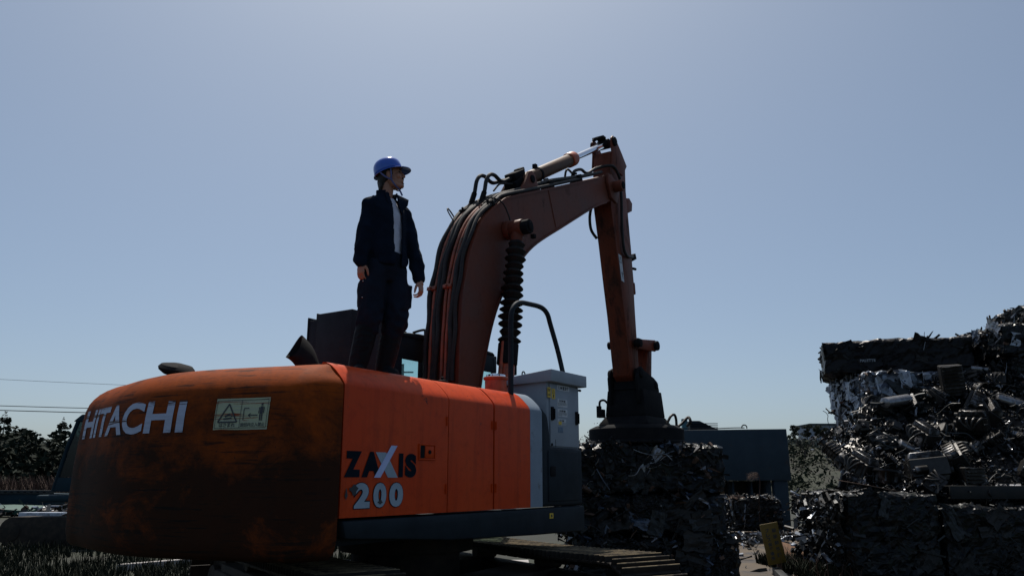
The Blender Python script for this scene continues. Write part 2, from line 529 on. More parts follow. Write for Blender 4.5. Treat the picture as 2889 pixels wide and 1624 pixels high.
def cw_blend(s, z, d):
    """near its ends the casting takes the section of the side doors"""
    for (z0, d0), (z1, d1) in zip(cw_end, cw_end[1:]):
        if z0 <= z <= z1:
            e = d0 + (d1 - d0) * (z - z0) / (z1 - z0); break
    else: e = cw_end[-1][1]
    t = max(0.0, min(1.0, s / 0.34)); t = t * t * (3 - 2 * t)
    return e + (d - e) * t


b = MB()
nc = len(cw_line); vs = []; fs = []
for (z, d) in cw_prof:
    for i in range(nc):
        n = cw_normal(i)
        if n.dot(Vector((cw_line[i].x + 1.2, cw_line[i].y, 0))) < 0: n = -n
        dd = d
        if i in (0, nc - 1): n = Vector((0, math.copysign(1, cw_line[i].y), 0))
        dd = cw_blend(min(cw_len[i], cw_len[-1] - cw_len[i]), z, d)
        q = cw_in(cw_line[i], n, dd)
        vs.append((q.x, q.y, z))
for j in range(len(cw_prof) - 1):
    for i in range(nc - 1):
        fs.append((j * nc + i, j * nc + i + 1, (j + 1) * nc + i + 1, (j + 1) * nc + i))
top = (len(cw_prof) - 1) * nc
fs.append(tuple(top + i for i in range(nc)))
fs.append(tuple(i for i in range(nc - 1, -1, -1)))
for j in range(len(cw_prof) - 1):
    fs.append((j * nc, (j + 1) * nc, (j + 1) * nc + nc - 1, j * nc + nc - 1))
b.add(vs, fs)
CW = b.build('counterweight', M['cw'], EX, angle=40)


def on_cw(vs, fs, s0, z0, name, m, flip=True, eps=0.004):
    mb = MB()
    mb.add([cw_pos(s0 - x, z0 + y, eps) for x, y, _ in vs], fs)
    return mb.build(name, m, CW, smooth=False)


# lettering on the rear face: letters placed one by one across the curve
hs = s_of_y(1.07); he = s_of_y(-0.44)
tv, tf = text_mesh('HITACHI', 0.285, 0.0085, 'LEFT', 0.03)
w0 = min(v[0] for v in tv); w1 = max(v[0] for v in tv); h0 = min(v[1] for v in tv); h1 = max(v[1] for v in tv)
kx = (hs - he) / (w1 - w0); ky = 0.215 / (h1 - h0)
tv = [((v[0] - w0) * kx, (v[1] - h0) * ky, 0) for v in tv]
on_cw(tv, tf, hs, 1.785, 'lettering', M['letter'])
tag(bpy.data.objects['lettering'], 'scratched white maker lettering across the counterweight')
# warning decal
ds = s_of_y(-0.67); dw, dh, dz = 0.40, 0.20, 1.795


def grid_rect(x0, x1, y0, y1, nx=10, ny=4, sh=0.0):
    vs = []; fs = []
    for j in range(ny + 1):
        for i in range(nx + 1):
            yy = y0 + (y1 - y0) * j / ny
            vs.append((x0 + (x1 - x0) * i / nx + sh * (yy), yy, 0))
    for j in range(ny):
        for i in range(nx):
            a = j * (nx + 1) + i
            fs.append((a, a + 1, a + nx + 2, a + nx + 1))
    return vs, fs


v_, f_ = grid_rect(0, dw, 0, dh)
DEC = on_cw(v_, f_, ds, dz, 'warning_decal', M['decal'], eps=0.004)
tag(DEC, 'scratched pale warning decal with triangle and figure pictograms')


def decal_print(items, name, m):
    mb = MB()
    for (vs, fs, x, y) in items:
        mb.add([cw_pos(ds - (x + px), dz + y + py, 0.0075) for px, py, _ in vs], fs)
    return mb.build(name, m, CW, smooth=False)


def bar(x0, y0, x1, y1, w):
    d = Vector((x1 - x0, y1 - y0, 0)); n = Vector((-d.y, d.x, 0)).normalized() * w / 2
    k = 5; vs = []; fs = []
    for i in range(k + 1):
        p = Vector((x0, y0, 0)) + d * i / k
        vs += [tuple(p - n), tuple(p + n)]
    for i in range(k): fs.append((2 * i, 2 * i + 2, 2 * i + 3, 2 * i + 1))
    return vs, fs


items = []
for (a, c_, e, g, w) in [(0.01, 0.012, 0.39, 0.012, 0.003), (0.01, 0.188, 0.39, 0.188, 0.003), (0.01, 0.012, 0.01, 0.188, 0.003), (0.39, 0.012, 0.39, 0.188, 0.003), (0.192, 0.012, 0.192, 0.188, 0.003),
                         (0.03, 0.05, 0.10, 0.165, 0.009), (0.10, 0.165, 0.17, 0.05, 0.009), (0.03, 0.05, 0.17, 0.05, 0.009),
                         (0.07, 0.07, 0.13, 0.075, 0.010), (0.08, 0.085, 0.115, 0.10, 0.012), (0.10, 0.10, 0.135, 0.085, 0.008),
                         (0.345, 0.10, 0.345, 0.145, 0.022), (0.338, 0.055, 0.338, 0.10, 0.009), (0.352, 0.055, 0.352, 0.10, 0.009), (0.327, 0.10, 0.327, 0.14, 0.006), (0.363, 0.10, 0.363, 0.14, 0.006), (0.338, 0.157, 0.352, 0.157, 0.014),
                         (0.25, 0.09, 0.32, 0.09, 0.006), (0.25, 0.09, 0.268, 0.102, 0.005), (0.25, 0.09, 0.268, 0.078, 0.005), (0.215, 0.06, 0.215, 0.135, 0.005), (0.215, 0.135, 0.25, 0.135, 0.005)]:
    v_, f_ = bar(a, c_, e, g, w); items.append((v_, f_, 0, 0))
v_, f_ = text_mesh('はさまれ', 0.030, 0.0004); items.append((v_, f_, 0.10, 0.030))
v_, f_ = text_mesh('旋回内立入禁止', 0.026, 0.0004); items.append((v_, f_, 0.29, 0.030))
decal_print(items, 'decal_print', M['ink'])
# the rear mirror on its bracket
b = MB()
mc = Vector((-2.38, 0.24, 2.292))
Mx = Matrix.Rotation(rad(14), 4, 'X') @ Matrix.Rotation(rad(-6), 4, 'Y')
b.lathe([(0.02, -0.055), (0.09, -0.045), (0.125, -0.018), (0.13, 0.0), (0.11, 0.022), (0.04, 0.036)], tuple(mc), 24, Mx @ Matrix.Diagonal((0.9, 1.2, 1.0, 1)))
MIR = b.build('rear_mirror', M['black'], EX)
MB().tube([(-2.36, 0.16, 2.20), (-2.37, 0.17, 2.25), mc - Vector((0, 0.05, 0.02))], 0.035, 8).build('mirror_bracket', M['black'], MIR)

# right side doors ----------------------------------------------------
def side_section(y, ztop=2.09, sign=-1):
    """cross-section of a side door: vertical face, then a rounded shoulder up to the hood"""
    o = [(sign * 1.3, 1.252), (sign * 1.3, ztop - 0.012), (sign * 1.295, ztop + 0.005), (sign * 1.275, ztop + 0.035)]
    for k in range(1, 7):
        a = k / 6
        o.append((sign * (1.275 - 0.19 * a), ztop + 0.035 + 0.125 * sin(a * pi / 2)))
    return o


def side_panel(name, x0, x1, m, sign=-1, zt0=2.09, zt1=2.09, nx=6, skew=0.0):
    b = MB(); vs = []; fs = []
    xs = [x0 + (x1 - x0) * k / nx for k in range(nx + 1)]
    th = 0.03
    ns = len(side_section(0))
    for i, x in enumerate(xs):
        zt = zt0 + (zt1 - zt0) * i / nx
        sec = side_section(0, zt, sign)
        for (y, z) in sec:
            xx = x
            if i == 0: xx += skew * (z - 1.25)
            vs.append((xx, y, z))
        for (y, z) in sec: vs.append((x, y - sign * th, z - (0.03 if z > 2.1 else 0)))
    w = 2 * ns
    for i in range(nx):
        for k in range(ns - 1):
            fs.append((i * w + k, i * w + k + 1, (i + 1) * w + k + 1, (i + 1) * w + k))
            fs.append((i * w + ns + k, (i + 1) * w + ns + k, (i + 1) * w + ns + k + 1, i * w + ns + k + 1))
        fs.append((i * w, (i + 1) * w, (i + 1) * w + ns, i * w + ns))
        fs.append((i * w + ns - 1, i * w + 2 * ns - 1, (i + 1) * w + 2 * ns - 1, (i + 1) * w + ns - 1))
    for e in (0, nx):
        for k in range(ns - 1):
            fs.append((e * w + k, e * w + ns + k, e * w + ns + k + 1, e * w + k + 1))
    b.add(vs, fs)
    return b.build(name, m, EX, angle=28)


PA = side_panel('side_door', -2.165, -1.068, M['panel'], zt0=2.10, zt1=2.09, skew=-0.008)
PB = side_panel('side_door', -1.060, -0.468, M['panel'])
PC = side_panel('side_door', -0.448, 0.100, M['panel'])
PD = side_panel('grey_corner_panel', 0.103, 0.302, M['stripe'])
for x0, x1 in ((-2.165, -1.06), (-1.05, -0.2)):
    side_panel('side_door', x0, x1, M['panel'], sign=1)
# dark seals behind the door gaps
MB().box((-0.9, -1.24, 1.66), (2.5, 0.03, 0.8)).box((-0.459, -1.13, 2.19), (0.02, 0.10, 0.05)).build('door_seal', M['black'], EX)
# hood top
b = MB()
b.prism([(-2.17, -1.086), (0.29, -1.086), (0.29, -0.36), (-0.25, -0.36), (-0.25, 1.086), (-2.17, 1.086)], 2.20, 2.246, 'z')
b.box((-1.25, 0.05, 2.262), (1.1, 0.9, 0.03))
HOOD = b.build('engine_hood', M['panel'], EX, bevel=0.012)
MB().box((-1.1, -1.0, 1.75), (2.1, 0.4, 0.85)).box((-1.1, 0.5, 1.75), (2.1, 1.4, 0.8)).build('engine_bay', M['black'], EX)
# latch of the first door
b = MB()
for (a, c_, w, h) in ((-1.316, 1.736, 0.19, 0.012), (-1.316, 1.632, 0.19, 0.012), (-1.404, 1.684, 0.012, 0.10), (-1.228, 1.684, 0.012, 0.10)):
    b.box((a, -1.303, c_), (w, 0.014, h))
LT = b.build('latch_frame', M['panel'], PA, bevel=0.003)
MB().box((-1.372, -1.302, 1.684), (0.05, 0.008, 0.088)).build('latch_recess', M['black'], PA)
MB().box((-1.292, -1.303, 1.684), (0.10, 0.012, 0.085)).build('latch_plate', M['panel'], PA, bevel=0.004)
MB().cyl((-1.295, -1.308, 1.684), (-1.295, -1.316, 1.684), 0.014, n=14).build('lock_barrel', M['black'], PA)


for P_, xh in ((PA, -1.085), (PB, -0.485), (PC, -0.43)):
    for zh in (1.42, 1.92):
        MB().cyl((xh, -1.304, zh - 0.035), (xh, -1.304, zh + 0.035), 0.007, n=8).build('hinge', M['panel'], P_)


def on_side(parts, y, name, m, parent):
    mb = MB()
    for (vs, fs, x, z, k, kz) in parts:
        mb.add([(x + px * k, y, z + py * kz) for px, py, _ in vs], fs)
    return mb.build(name, m, parent, smooth=False)


def fit_text(txt, x0, x1, z0, z1, bold=0.0):
    tv, tf = text_mesh(txt, 0.2, bold, 'LEFT')
    a = min(v[0] for v in tv); b_ = max(v[0] for v in tv); c_ = min(v[1] for v in tv); d = max(v[1] for v in tv)
    tv = [((v[0] - a) / (b_ - a), (v[1] - c_) / (d - c_), 0) for v in tv]
    return (tv, tf, x0, z0, x1 - x0, z1 - z0)


for (ch, x0, x1, z0, z1, bd) in (('Z', -2.145, -1.99, 1.505, 1.672, 0.016), ('A', -1.985, -1.80, 1.505, 1.672, 0.014), ('I', -1.622, -1.575, 1.505, 1.668, 0.016), ('S', -1.555, -1.432, 1.503, 1.668, 0.014)):
    on_side([fit_text(ch, x0, x1, z0, z1, bd)], -1.3035, 'lettering', M['letter_dark'], PA)
on_side([([(0.0, 1.0, 0), (0.45, 1.0, 0), (1.0, 0, 0), (0.56, 0, 0)], [(0, 1, 2, 3)], -1.858, 1.503, 0.23, 0.167)], -1.3035, 'lettering', M['letter_grey'], PA)
on_side([([(0.0, 0, 0), (0.28, 0, 0), (1.0, 1.0, 0), (0.72, 1.0, 0)], [(0, 1, 2, 3)], -1.868, 1.503, 0.225, 0.215)], -1.3055, 'lettering', M['letter_blue'], PA)
for (ch, x0, x1) in (('2', -2.05, -1.895), ('0', -1.872, -1.735), ('0', -1.715, -1.565)):
    on_side([fit_text(ch, x0, x1, 1.303, 1.474, 0.018)], -1.3035, 'lettering_outline', M['letter_dark'], PA)
    on_side([fit_text(ch, x0 + 0.005, x1 - 0.005, 1.308, 1.469, 0.011)], -1.3055, 'lettering', M['letter_grey'], PA)
# torn patches in the paint beside the numerals
for (x, z, w, h) in ((-2.052, 1.425, 0.036, 0.03), (-1.80, 1.345, 0.022, 0.014), (-2.12, 1.40, 0.012, 0.03)):
    mb = MB(); mb.add([(x + w * cos(a) * (1 + 0.35 * sin(3 * a + x * 40)), -1.3075, z + h * sin(a) * (1 + 0.3 * cos(4 * a))) for a in [2 * pi * k / 14 for k in range(14)]], [tuple(range(14))])
    mb.build('paint_chip', M['ink'], PA, smooth=False)
# skirt of the main frame
b = MB()
b.prism([(-2.14, 1.235), (1.075, 1.245), (1.075, 1.01), (0.2, 1.02), (-1.0, 1.05), (-1.6, 1.09), (-2.1, 1.12)], -1.305, -1.19)
b.prism([(-2.14, 1.235), (1.075, 1.245), (1.075, 1.03), (-2.1, 1.06)], 1.19, 1.305)
SK = b.build('frame_skirt', M['frame'], EX, bevel=0.022)
b = MB()
b.box((-0.55, 0, 1.14), (3.1, 2.36, 0.14)).box((0.3, 0.0, 1.45), (1.5, 0.56, 0.5)).box((0.55, 0.27, 1.75), (0.9, 0.05, 0.55)).box((0.55, -0.27, 1.75), (0.9, 0.05, 0.55))
b.build('main_frame', M['frame'], EX, bevel=0.01)
MB().box((0.44, -1.307, 1.172), (0.062, 0.004, 0.045)).build('warning_sticker', M['yellow'], SK)
MB().box((0.44, -1.3105, 1.172), (0.02, 0.003, 0.022)).build('sticker_print', M['ink'], SK)
# tool box at the front right corner
b = MB()
b.prism([(0.305, 1.25), (1.06, 1.25), (1.06, 1.775), (0.47, 1.775), (0.455, 1.9), (0.42, 2.06), (0.305, 2.13)], -1.295, -0.72)
TB = b.build('tool_box', M['frame'], EX, bevel=0.03, segs=3)
MB().box((0.68, -1.298, 1.52), (0.55, 0.02, 0.45)).build('lid', M['frame'], TB, bevel=0.012)
MB().box((0.47, -1.312, 1.56), (0.09, 0.012, 0.09)).build('latch', M['black'], TB, bevel=0.006)

# control cabinet -----------------------------------------------------
CAB = MB().box((0.77, -1.03, 2.075), (0.60, 0.44, 0.60)).build('control_cabinet', M['cabinet'], EX, bevel=0.008)
b = MB()
b.prism([(-1.325, 2.375), (-0.76, 2.36), (-0.76, 2.43), (-1.325, 2.487)], 0.435, 1.125, 'x')
b.build('cabinet_roof', M['cabinet'], CAB, bevel=0.006)
DOOR = MB().box((0.785, -1.2575, 2.075), (0.545, 0.016, 0.575)).build('cabinet_door', M['cabinet'], CAB, bevel=0.004)
for x, z in ((0.535, 2.085), (1.0, 2.068)):
    MB().box((x, -1.272, z), (0.036, 0.022, 0.125)).box((x + 0.014, -1.288, z - 0.004), (0.016, 0.014, 0.10)).build('door_handle', M['black'], CAB, bevel=0.004)
MB().cyl((1.06, -1.27, 2.345), (1.09, -1.27, 2.345), 0.012, n=10).build('hinge', M['black'], CAB)
MB().cyl((0.53, -1.272, 1.80), (0.53, -1.25, 1.80), 0.014, n=10).build('hinge', M['black'], CAB)


def sticker(x0, x1, z0, z1, m, name='sticker'):
    return MB().box(((x0 + x1) / 2, -1.2668, (z0 + z1) / 2), (x1 - x0, 0.002, z1 - z0)).build(name, m, CAB)


def cab_print(parts, m=None):
    mb = MB()
    for (vs, fs, x, z, k, kz) in parts: mb.add([(x + px * k, -1.2695, z + py * kz) for px, py, _ in vs], fs)
    return mb.build('sticker_print', m or M['ink'], CAB, smooth=False)


sticker(0.640, 0.868, 2.312, 2.362, M['white'])
cab_print([fit_text('L', 0.662, 0.682, 2.322, 2.352, 0.004), fit_text('M', 0.697, 0.727, 2.322, 2.352, 0.004), fit_text('電', 0.740, 0.772, 2.320, 2.354, 0.004), fit_text('源', 0.780, 0.812, 2.320, 2.354, 0.004), fit_text('盤', 0.820, 0.852, 2.320, 2.354, 0.004)])
sticker(0.462, 0.520, 2.23, 2.325, M['yellow']); sticker(0.536, 0.598, 2.222, 2.318, M['yellow'])
cab_print([(*bar(0, 0, 0.5, 1, 0.08), 0.55, 2.275, 0.035, 0.03), (*bar(0.5, 1, 1, 0, 0.08), 0.55, 2.275, 0.035, 0.03), (*bar(0, 0, 1, 0, 0.08), 0.55, 2.275, 0.035, 0.03), (*bar(0.5, 0, 0.5, 1, 0.45), 0.552, 2.232, 0.03, 0.032), fit_text('危険', 0.47, 0.512, 2.285, 2.312, 0.002), fit_text('高電圧', 0.468, 0.514, 2.245, 2.262, 0.002)])
for (z0, z1, t) in ((2.158, 2.230, 0), (2.066, 2.136, 1), (1.986, 2.044, 2)):
    sticker(0.640, 0.828 if t < 2 else 0.80, z0, z1, M['white'])
    rows = [fit_text('注意書' if t < 2 else '注意', 0.668, 0.79 if t < 2 else 0.76, z1 - 0.026, z1 - 0.006, 0.003)]
    for k in range(4 if t < 2 else 3):
        xa = 0.65 if t < 2 else 0.72
        rows.append((*bar(0, 0, 1, 0, 0.4), xa, z1 - 0.034 - k * 0.0085, 0.16 if (t < 2 and k < 3) else 0.07, 0.006))
    cab_print(rows)
MB().box((0.682, -1.2702, 2.004), (0.055, 0.002, 0.03)).build('sticker', M['yellow'], CAB)
sticker(0.648, 0.738, 1.916, 1.968, M['blue_sticker'])
MB().tube([(0.62, -0.9 + 0.0, 2.455)] + [(0.62 + 0.026 * sin(a), -0.9, 2.485 - 0.026 * cos(a)) for a in [2 * pi * k / 14 for k in range(15)]], 0.0065, 8).build('eye_bolt', M['black'], CAB)
b = MB()
b.box((0.60, -1.2668, 1.815), (0.006, 0.002, 0.07))
b.build('scratch', M['ink'], CAB)

# hand rail -----------------------------------------------------------
hr = catmull([(0.02, -1.15, 2.05), (0.018, -1.15, 2.6), (0.02, -1.15, 2.9), (0.06, -1.15, 3.02), (0.16, -1.15, 3.085), (0.34, -1.15, 3.105), (0.55, -1.15, 3.11), (0.68, -1.14, 3.07), (0.76, -1.13, 2.97), (0.92, -1.12, 2.72), (1.10, -1.1, 2.40)], 5)
MB().tube(hr, 0.024, 12).build('hand_rail', M['frame'], EX)
# fuel filler and hood details
FF = MB().cyl((0.10, -0.93, 2.2), (0.10, -0.93, 2.385), 0.10, n=22).cyl((0.10, -0.93, 2.375), (0.10, -0.93, 2.40), 0.115, n=22).build('filler_neck', M['collar'], EX, bevel=0.006)
MB().lathe([(0.09, 0), (0.088, 0.018), (0.05, 0.028), (0.01, 0.03)], (0.10, -0.93, 2.402), 18).build('filler_cap', M['chrome'], FF)
MB().lathe([(0.05, 0), (0.055, 0.02), (0.045, 0.045), (0.012, 0.055), (0.012, 0.075), (0.004, 0.08)], (-0.75, -0.98, 2.235), 16).build('breather', M['black'], EX)
# exhaust stack with its slanted mouth
b = MB()
p = catmull([(-1.62, -0.36, 2.2), (-1.62, -0.36, 2.30), (-1.65, -0.32, 2.40), (-1.71, -0.26, 2.49)], 6)
rings = p
ex = MB(); ex.tube(p, 0.085, 20, caps=False); ex.tube(p, 0.078, 20, caps=False)
vs = ex.v
# shear the last ring so the mouth is cut obliquely
for q in vs:
    k = max(0.0, (q.z - 2.38)) / 0.13
    q.z += k * 0.9 * (q.x + 1.69) * 1.0 + k * 0.35 * (q.y + 0.28)
ex.build('exhaust_stack', M['black'], EX)
# dark steel power unit box standing on the hood
b = MB()
b.box((-0.72, 0.06, 2.59), (0.56, 0.44, 0.70))
b.prism([(-0.99, 2.25), (-0.44, 2.25), (-0.44, 2.952), (-0.99, 2.952)], 0.285, 0.30)
GEN = b.build('power_unit_box', M['frame'], EX, bevel=0.008)
MB().box((-0.70, 0.36, 2.57), (0.52, 0.12, 0.66)).box((-0.70, 0.428, 2.58), (0.54, 0.012, 0.70)).build('side_cover', M['frame'], GEN, bevel=0.006)

# cab -----------------------------------------------------------------
b = MB()
X0, X1, Y0, Y1, Z0, Z1 = 0.10, 2.05, 0.34, 1.28, 1.26, 2.93
pl = 0.075
for (x, y) in ((X0, Y0), (X0, Y1)): b.box((x + pl / 2, y + (pl / 2 if y < 0.8 else -pl / 2), 2.08), (pl, pl, 1.62))
for y in (Y0, Y1): b.tube([(X1 - 0.03, y + (0.03 if y < 0.8 else -0.03), 1.3), (X1, y + (0.03 if y < 0.8 else -0.03), 2.2), (X1 - 0.16, y + (0.03 if y < 0.8 else -0.03), 2.9)], 0.036, 8)
b.box((0.60, Y0 + 0.035, 2.08), (0.07, 0.06, 1.66)).box((1.0, Y1 - 0.035, 2.08), (0.05, 0.05, 1.66)).box((1.3, Y0 + 0.028, 2.83), (1.32, 0.05, 0.2))
b.box((1.05, Y0 + 0.03, 1.48), (1.88, 0.05, 0.44)).box((1.05, Y1 - 0.03, 1.40), (1.88, 0.05, 0.28)).box((1.25, Y0 + 0.03, 2.44), (1.4, 0.03, 0.018))
b.box((X0 + 0.035, 0.81, 1.62), (0.06, 0.86, 0.72)).box((X0 + 0.035, 0.81, 2.62), (0.06, 0.86, 0.06))
b.box((X1 - 0.04, 0.81, 1.38), (0.05, 0.86, 0.24))
b.box((0.36, Y0 + 0.028, 2.815), (0.44, 0.05, 0.23)).box((0.36, Y0 + 0.028, 2.06), (0.44, 0.05, 0.78)).box((0.20, Y0 + 0.028, 2.575), (0.10, 0.05, 0.27))
CABIN = b.build('cab', M['frame'], EX, bevel=0.01)
b = MB(); b.prism([(X0 - 0.02, 2.925), (X1 - 0.12, 2.93), (X1 - 0.18, 2.965), (1.5, 2.99), (0.5, 2.99), (X0 + 0.02, 2.96)], Y0 - 0.01, Y1 + 0.01)
b.build('cab_roof', M['frame'], CABIN, bevel=0.03, segs=3)
for (x0, x1, y, z0, z1) in ((0.25, 0.565, Y0 + 0.025, 2.45, 2.70), (0.64, 1.96, Y0 + 0.025, 1.72, 2.73), (0.18, 0.97, Y1 - 0.03, 1.56, 2.92), (1.03, 1.95, Y1 - 0.03, 1.56, 2.92)):
    MB().box(((x0 + x1) / 2, y, (z0 + z1) / 2), (x1 - x0, 0.006, z1 - z0)).build('window_pane', M['glass'], CABIN)
MB().box((X0 + 0.03, 0.81, 2.29), (0.006, 0.76, 0.58)).build('window_pane', M['glass'], CABIN)
MB().prism([(X1 - 0.035, 1.52), (X1 - 0.005, 2.2), (X1 - 0.16, 2.92), (X1 - 0.166, 2.92), (X1 - 0.012, 2.2), (X1 - 0.042, 1.52)], Y0 + 0.07, Y1 - 0.07).build('window_pane', M['glass'], CABIN)
b = MB(); b.box((0.95, 0.81, 1.75), (0.45, 0.5, 0.14)); b.box((0.72, 0.81, 2.02), (0.12, 0.48, 0.55)); b.box((0.70, 0.81, 2.34), (0.09, 0.26, 0.14))
b.build('seat', M['black'], CABIN, bevel=0.03)
MB().cyl((0.36, 0.42, 2.98), (0.36, 0.42, 3.16), 0.006, 0.003, n=6).cyl((0.36, 0.42, 2.97), (0.36, 0.42, 3.0), 0.02, n=8).build('aerial', M['black'], CABIN)
b = MB(); b.tube(catmull([(0.42, 0.36, 2.99), (0.52, 0.30, 3.03), (0.62, 0.27, 3.02)], 5), 0.014, 8); b.box((0.60, 0.27, 3.0), (0.16, 0.05, 0.06))
b.build('work_lamp', M['black'], CABIN, bevel=0.008)
# boom ------------------------------------------------------------------
boom_top = [(0.46, 1.80), (0.478, 2.45), (0.487, 2.87), (0.508, 3.09), (0.530, 3.36), (0.586, 3.60), (0.650, 3.83), (0.750, 4.06), (0.880, 4.26), (1.045, 4.43), (1.243, 4.585), (1.42, 4.69), (2.125, 4.99), (3.705, 5.67)]
boom_bot = [(3.924, 5.368), (3.523, 5.178), (2.589, 4.627), (2.20, 4.40), (1.90, 4.205), (1.653, 3.99), (1.42, 3.73), (1.215, 3.43), (1.085, 3.18), (0.979, 2.89), (0.849, 2.41), (0.80, 1.80)]
bt = [(v.x, v.z) for v in catmull([(x, 0, z) for x, z in boom_top], 3)]
bb = [(v.x, v.z) for v in catmull([(x, 0, z) for x, z in boom_bot], 3)]
end = [(4.02, 5.83), (4.14, 5.87), (4.26, 5.81), (4.31, 5.68), (4.26, 5.54), (4.12, 5.45)]
b = MB(); b.prism(bt + end + bb, -0.205, 0.205)
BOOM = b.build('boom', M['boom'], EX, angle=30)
# flange strips standing proud along the side plates, and a weld seam
def strip(path, y0, y1, h):
    """a bar of height h lying along the edge path between y0 and y1"""
    mb = MB(); vs = []; fs = []
    for i, (x, z) in enumerate(path):
        a = Vector(path[max(i - 1, 0)]); c_ = Vector(path[min(i + 1, len(path) - 1)])
        t = (c_ - a).normalized(); n = Vector((-t.y, t.x))
        for (yy, k) in ((y0, -0.012), (y1, -0.012), (y1, h), (y0, h)): vs.append((x + n.x * k, yy, z + n.y * k))
    m_ = len(path)
    for i in range(m_ - 1):
        for k in range(4): fs.append((i * 4 + k, i * 4 + (k + 1) % 4, (i + 1) * 4 + (k + 1) % 4, (i + 1) * 4 + k))
    fs += [(0, 1, 2, 3), tuple((m_ - 1) * 4 + k for k in (3, 2, 1, 0))]
    return mb.add(vs, fs)
for (y0, y1) in ((-0.222, -0.18), (0.18, 0.222)):
    strip(bt, y0, y1, 0.014).build('top_flange', M['boom'], BOOM)
    strip(bb, y0, y1, 0.012).build('bottom_flange', M['boom'], BOOM)
MB().tube([(2.30, -0.207, 5.05), (2.48, -0.207, 4.60)], 0.006, 6).build('weld_seam', M['boom'], BOOM)
for sy in (-1, 1):
    b = MB()
    b.prism([(3.93, 5.82), (4.22, 5.76), (4.33, 5.70), (4.20, 5.42), (4.02, 5.46), (3.92, 5.66)], sy * 0.207, sy * 0.255)
    b.build('pin_plate', M['boom'], BOOM, bevel=0.01)
    MB().cyl((4.13, sy * 0.25, 5.66), (4.13, sy * 0.39, 5.66), 0.085, n=24).build('pin_boss', M['boom'], BOOM, bevel=0.008)
    MB().cyl((4.13, sy * 0.388, 5.66), (4.13, sy * 0.402, 5.66), 0.055, n=20).build('pivot_pin', M['black'], BOOM, bevel=0.005)

# hydraulic lines along the back of the boom
def along(off, i0=0, i1=None):
    path = bt[3:]; out = []
    for i, (x, z) in enumerate(path):
        a = Vector(path[max(i - 1, 0)]); c_ = Vector(path[min(i + 1, len(path) - 1)])
        t = (c_ - a).normalized(); n = Vector((-t.y, t.x))
        out.append((x + n.x * off, z + n.y * off))
    return out[i0:i1]
lines = [(0.185, 0.026, 'hose', 0.05, 29), (0.135, 0.019, 'pipe', 0.04, 30), (0.085, 0.028, 'hose', 0.05, 33), (0.045, 0.024, 'hose', 0.055, 32), (-0.02, 0.018, 'pipe', 0.04, 27), (-0.072, 0.018, 'pipe', 0.04, 28), (-0.125, 0.028, 'hose', 0.05, 36), (-0.17, 0.022, 'hose', 0.045, 36)]
for (y, r, k, off, stop) in lines:
    pth = along(off, 0, stop)
    pts = [(x - (0.05 * max(0, (2.55 - z)) if k == 'pipe' else 0), y + 0.012 * sin(i * 0.9 + y * 30) * (k == 'hose'), z) for i, (x, z) in enumerate(pth)]
    MB().tube(pts, r, 10).build('hydraulic_hose' if k == 'hose' else 'steel_pipe', M[k], BOOM)
def clamp(i, ys, off=0.045, w=0.04):
    pth = along(off); x, z = pth[i]; a = Vector(pth[i - 1]); c_ = Vector(pth[i + 1]); t = (c_ - a).normalized()
    ang = math.atan2(t.y, t.x)
    b = MB(); b.box((x, (ys[0] + ys[1]) / 2, z), (w, ys[1] - ys[0], 0.075), Matrix.Rotation(-ang, 4, 'Y'))
    n = Vector((-t.y, t.x))
    b.cyl((x + n.x * 0.03, (ys[0] + ys[1]) / 2, z + n.y * 0.03), (x + n.x * 0.06, (ys[0] + ys[1]) / 2, z + n.y * 0.06), 0.014, n=8)
    return b
for (i, ys, mm) in ((10, (0.11, 0.225), 'pipe'), (10, (-0.10, 0.01), 'pipe'), (24, (0.10, 0.21), 'black'), (25, (-0.21, -0.09), 'black')):
    clamp(i, ys).build('hose_clamp', M[mm], BOOM, bevel=0.005)
# lines running on along the top of the boom to the arm
ln = lambda t, off, y: (1.42 + (3.70 - 1.42) * t - 0.395 * off, y, 4.69 + (5.67 - 4.69) * t + 0.918 * off)
for (y, r) in ((-0.13, 0.024), (-0.08, 0.024), (0.10, 0.024)):
    pts = [(1.05, y, 4.50), (1.22, y, 4.645), ln(0.02, 0.06, y), ln(0.2, 0.075, y), ln(0.45, 0.10, y), ln(0.7, 0.085, y), ln(0.95, 0.07, y), (3.95, y, 5.86)]
    MB().tube(catmull(pts, 5), r, 10).build('hydraulic_hose', M['hose'], BOOM)
for t in (0.46, 0.80):
    b = MB(); c_ = ln(t, 0.055, -0.1); b.box(c_, (0.10, 0.16, 0.10), Matrix.Rotation(rad(-23), 4, 'Y')); c2 = ln(t, 0.125, -0.1); b.box(c2, (0.05, 0.06, 0.03), Matrix.Rotation(rad(-23), 4, 'Y'))
    b.build('hose_clamp', M['black'], BOOM, bevel=0.008)
MB().tube(catmull([ln(0.80, 0.08, -0.05), ln(0.84, 0.16, -0.05), ln(0.93, 0.17, -0.05), ln(1.0, 0.10, -0.05), (3.98, -0.05, 5.95), (4.2, -0.20, 6.02), (4.40, -0.21, 5.9)], 5), 0.022, 10).build('hydraulic_hose', M['hose'], BOOM)
MB().tube(catmull([ln(0.82, 0.06, 0.1), ln(0.86, 0.19, 0.1), ln(0.9, 0.20, 0.1), ln(0.97, 0.06, 0.1)], 5), 0.016, 8).build('hydraulic_hose', M['hose'], BOOM)
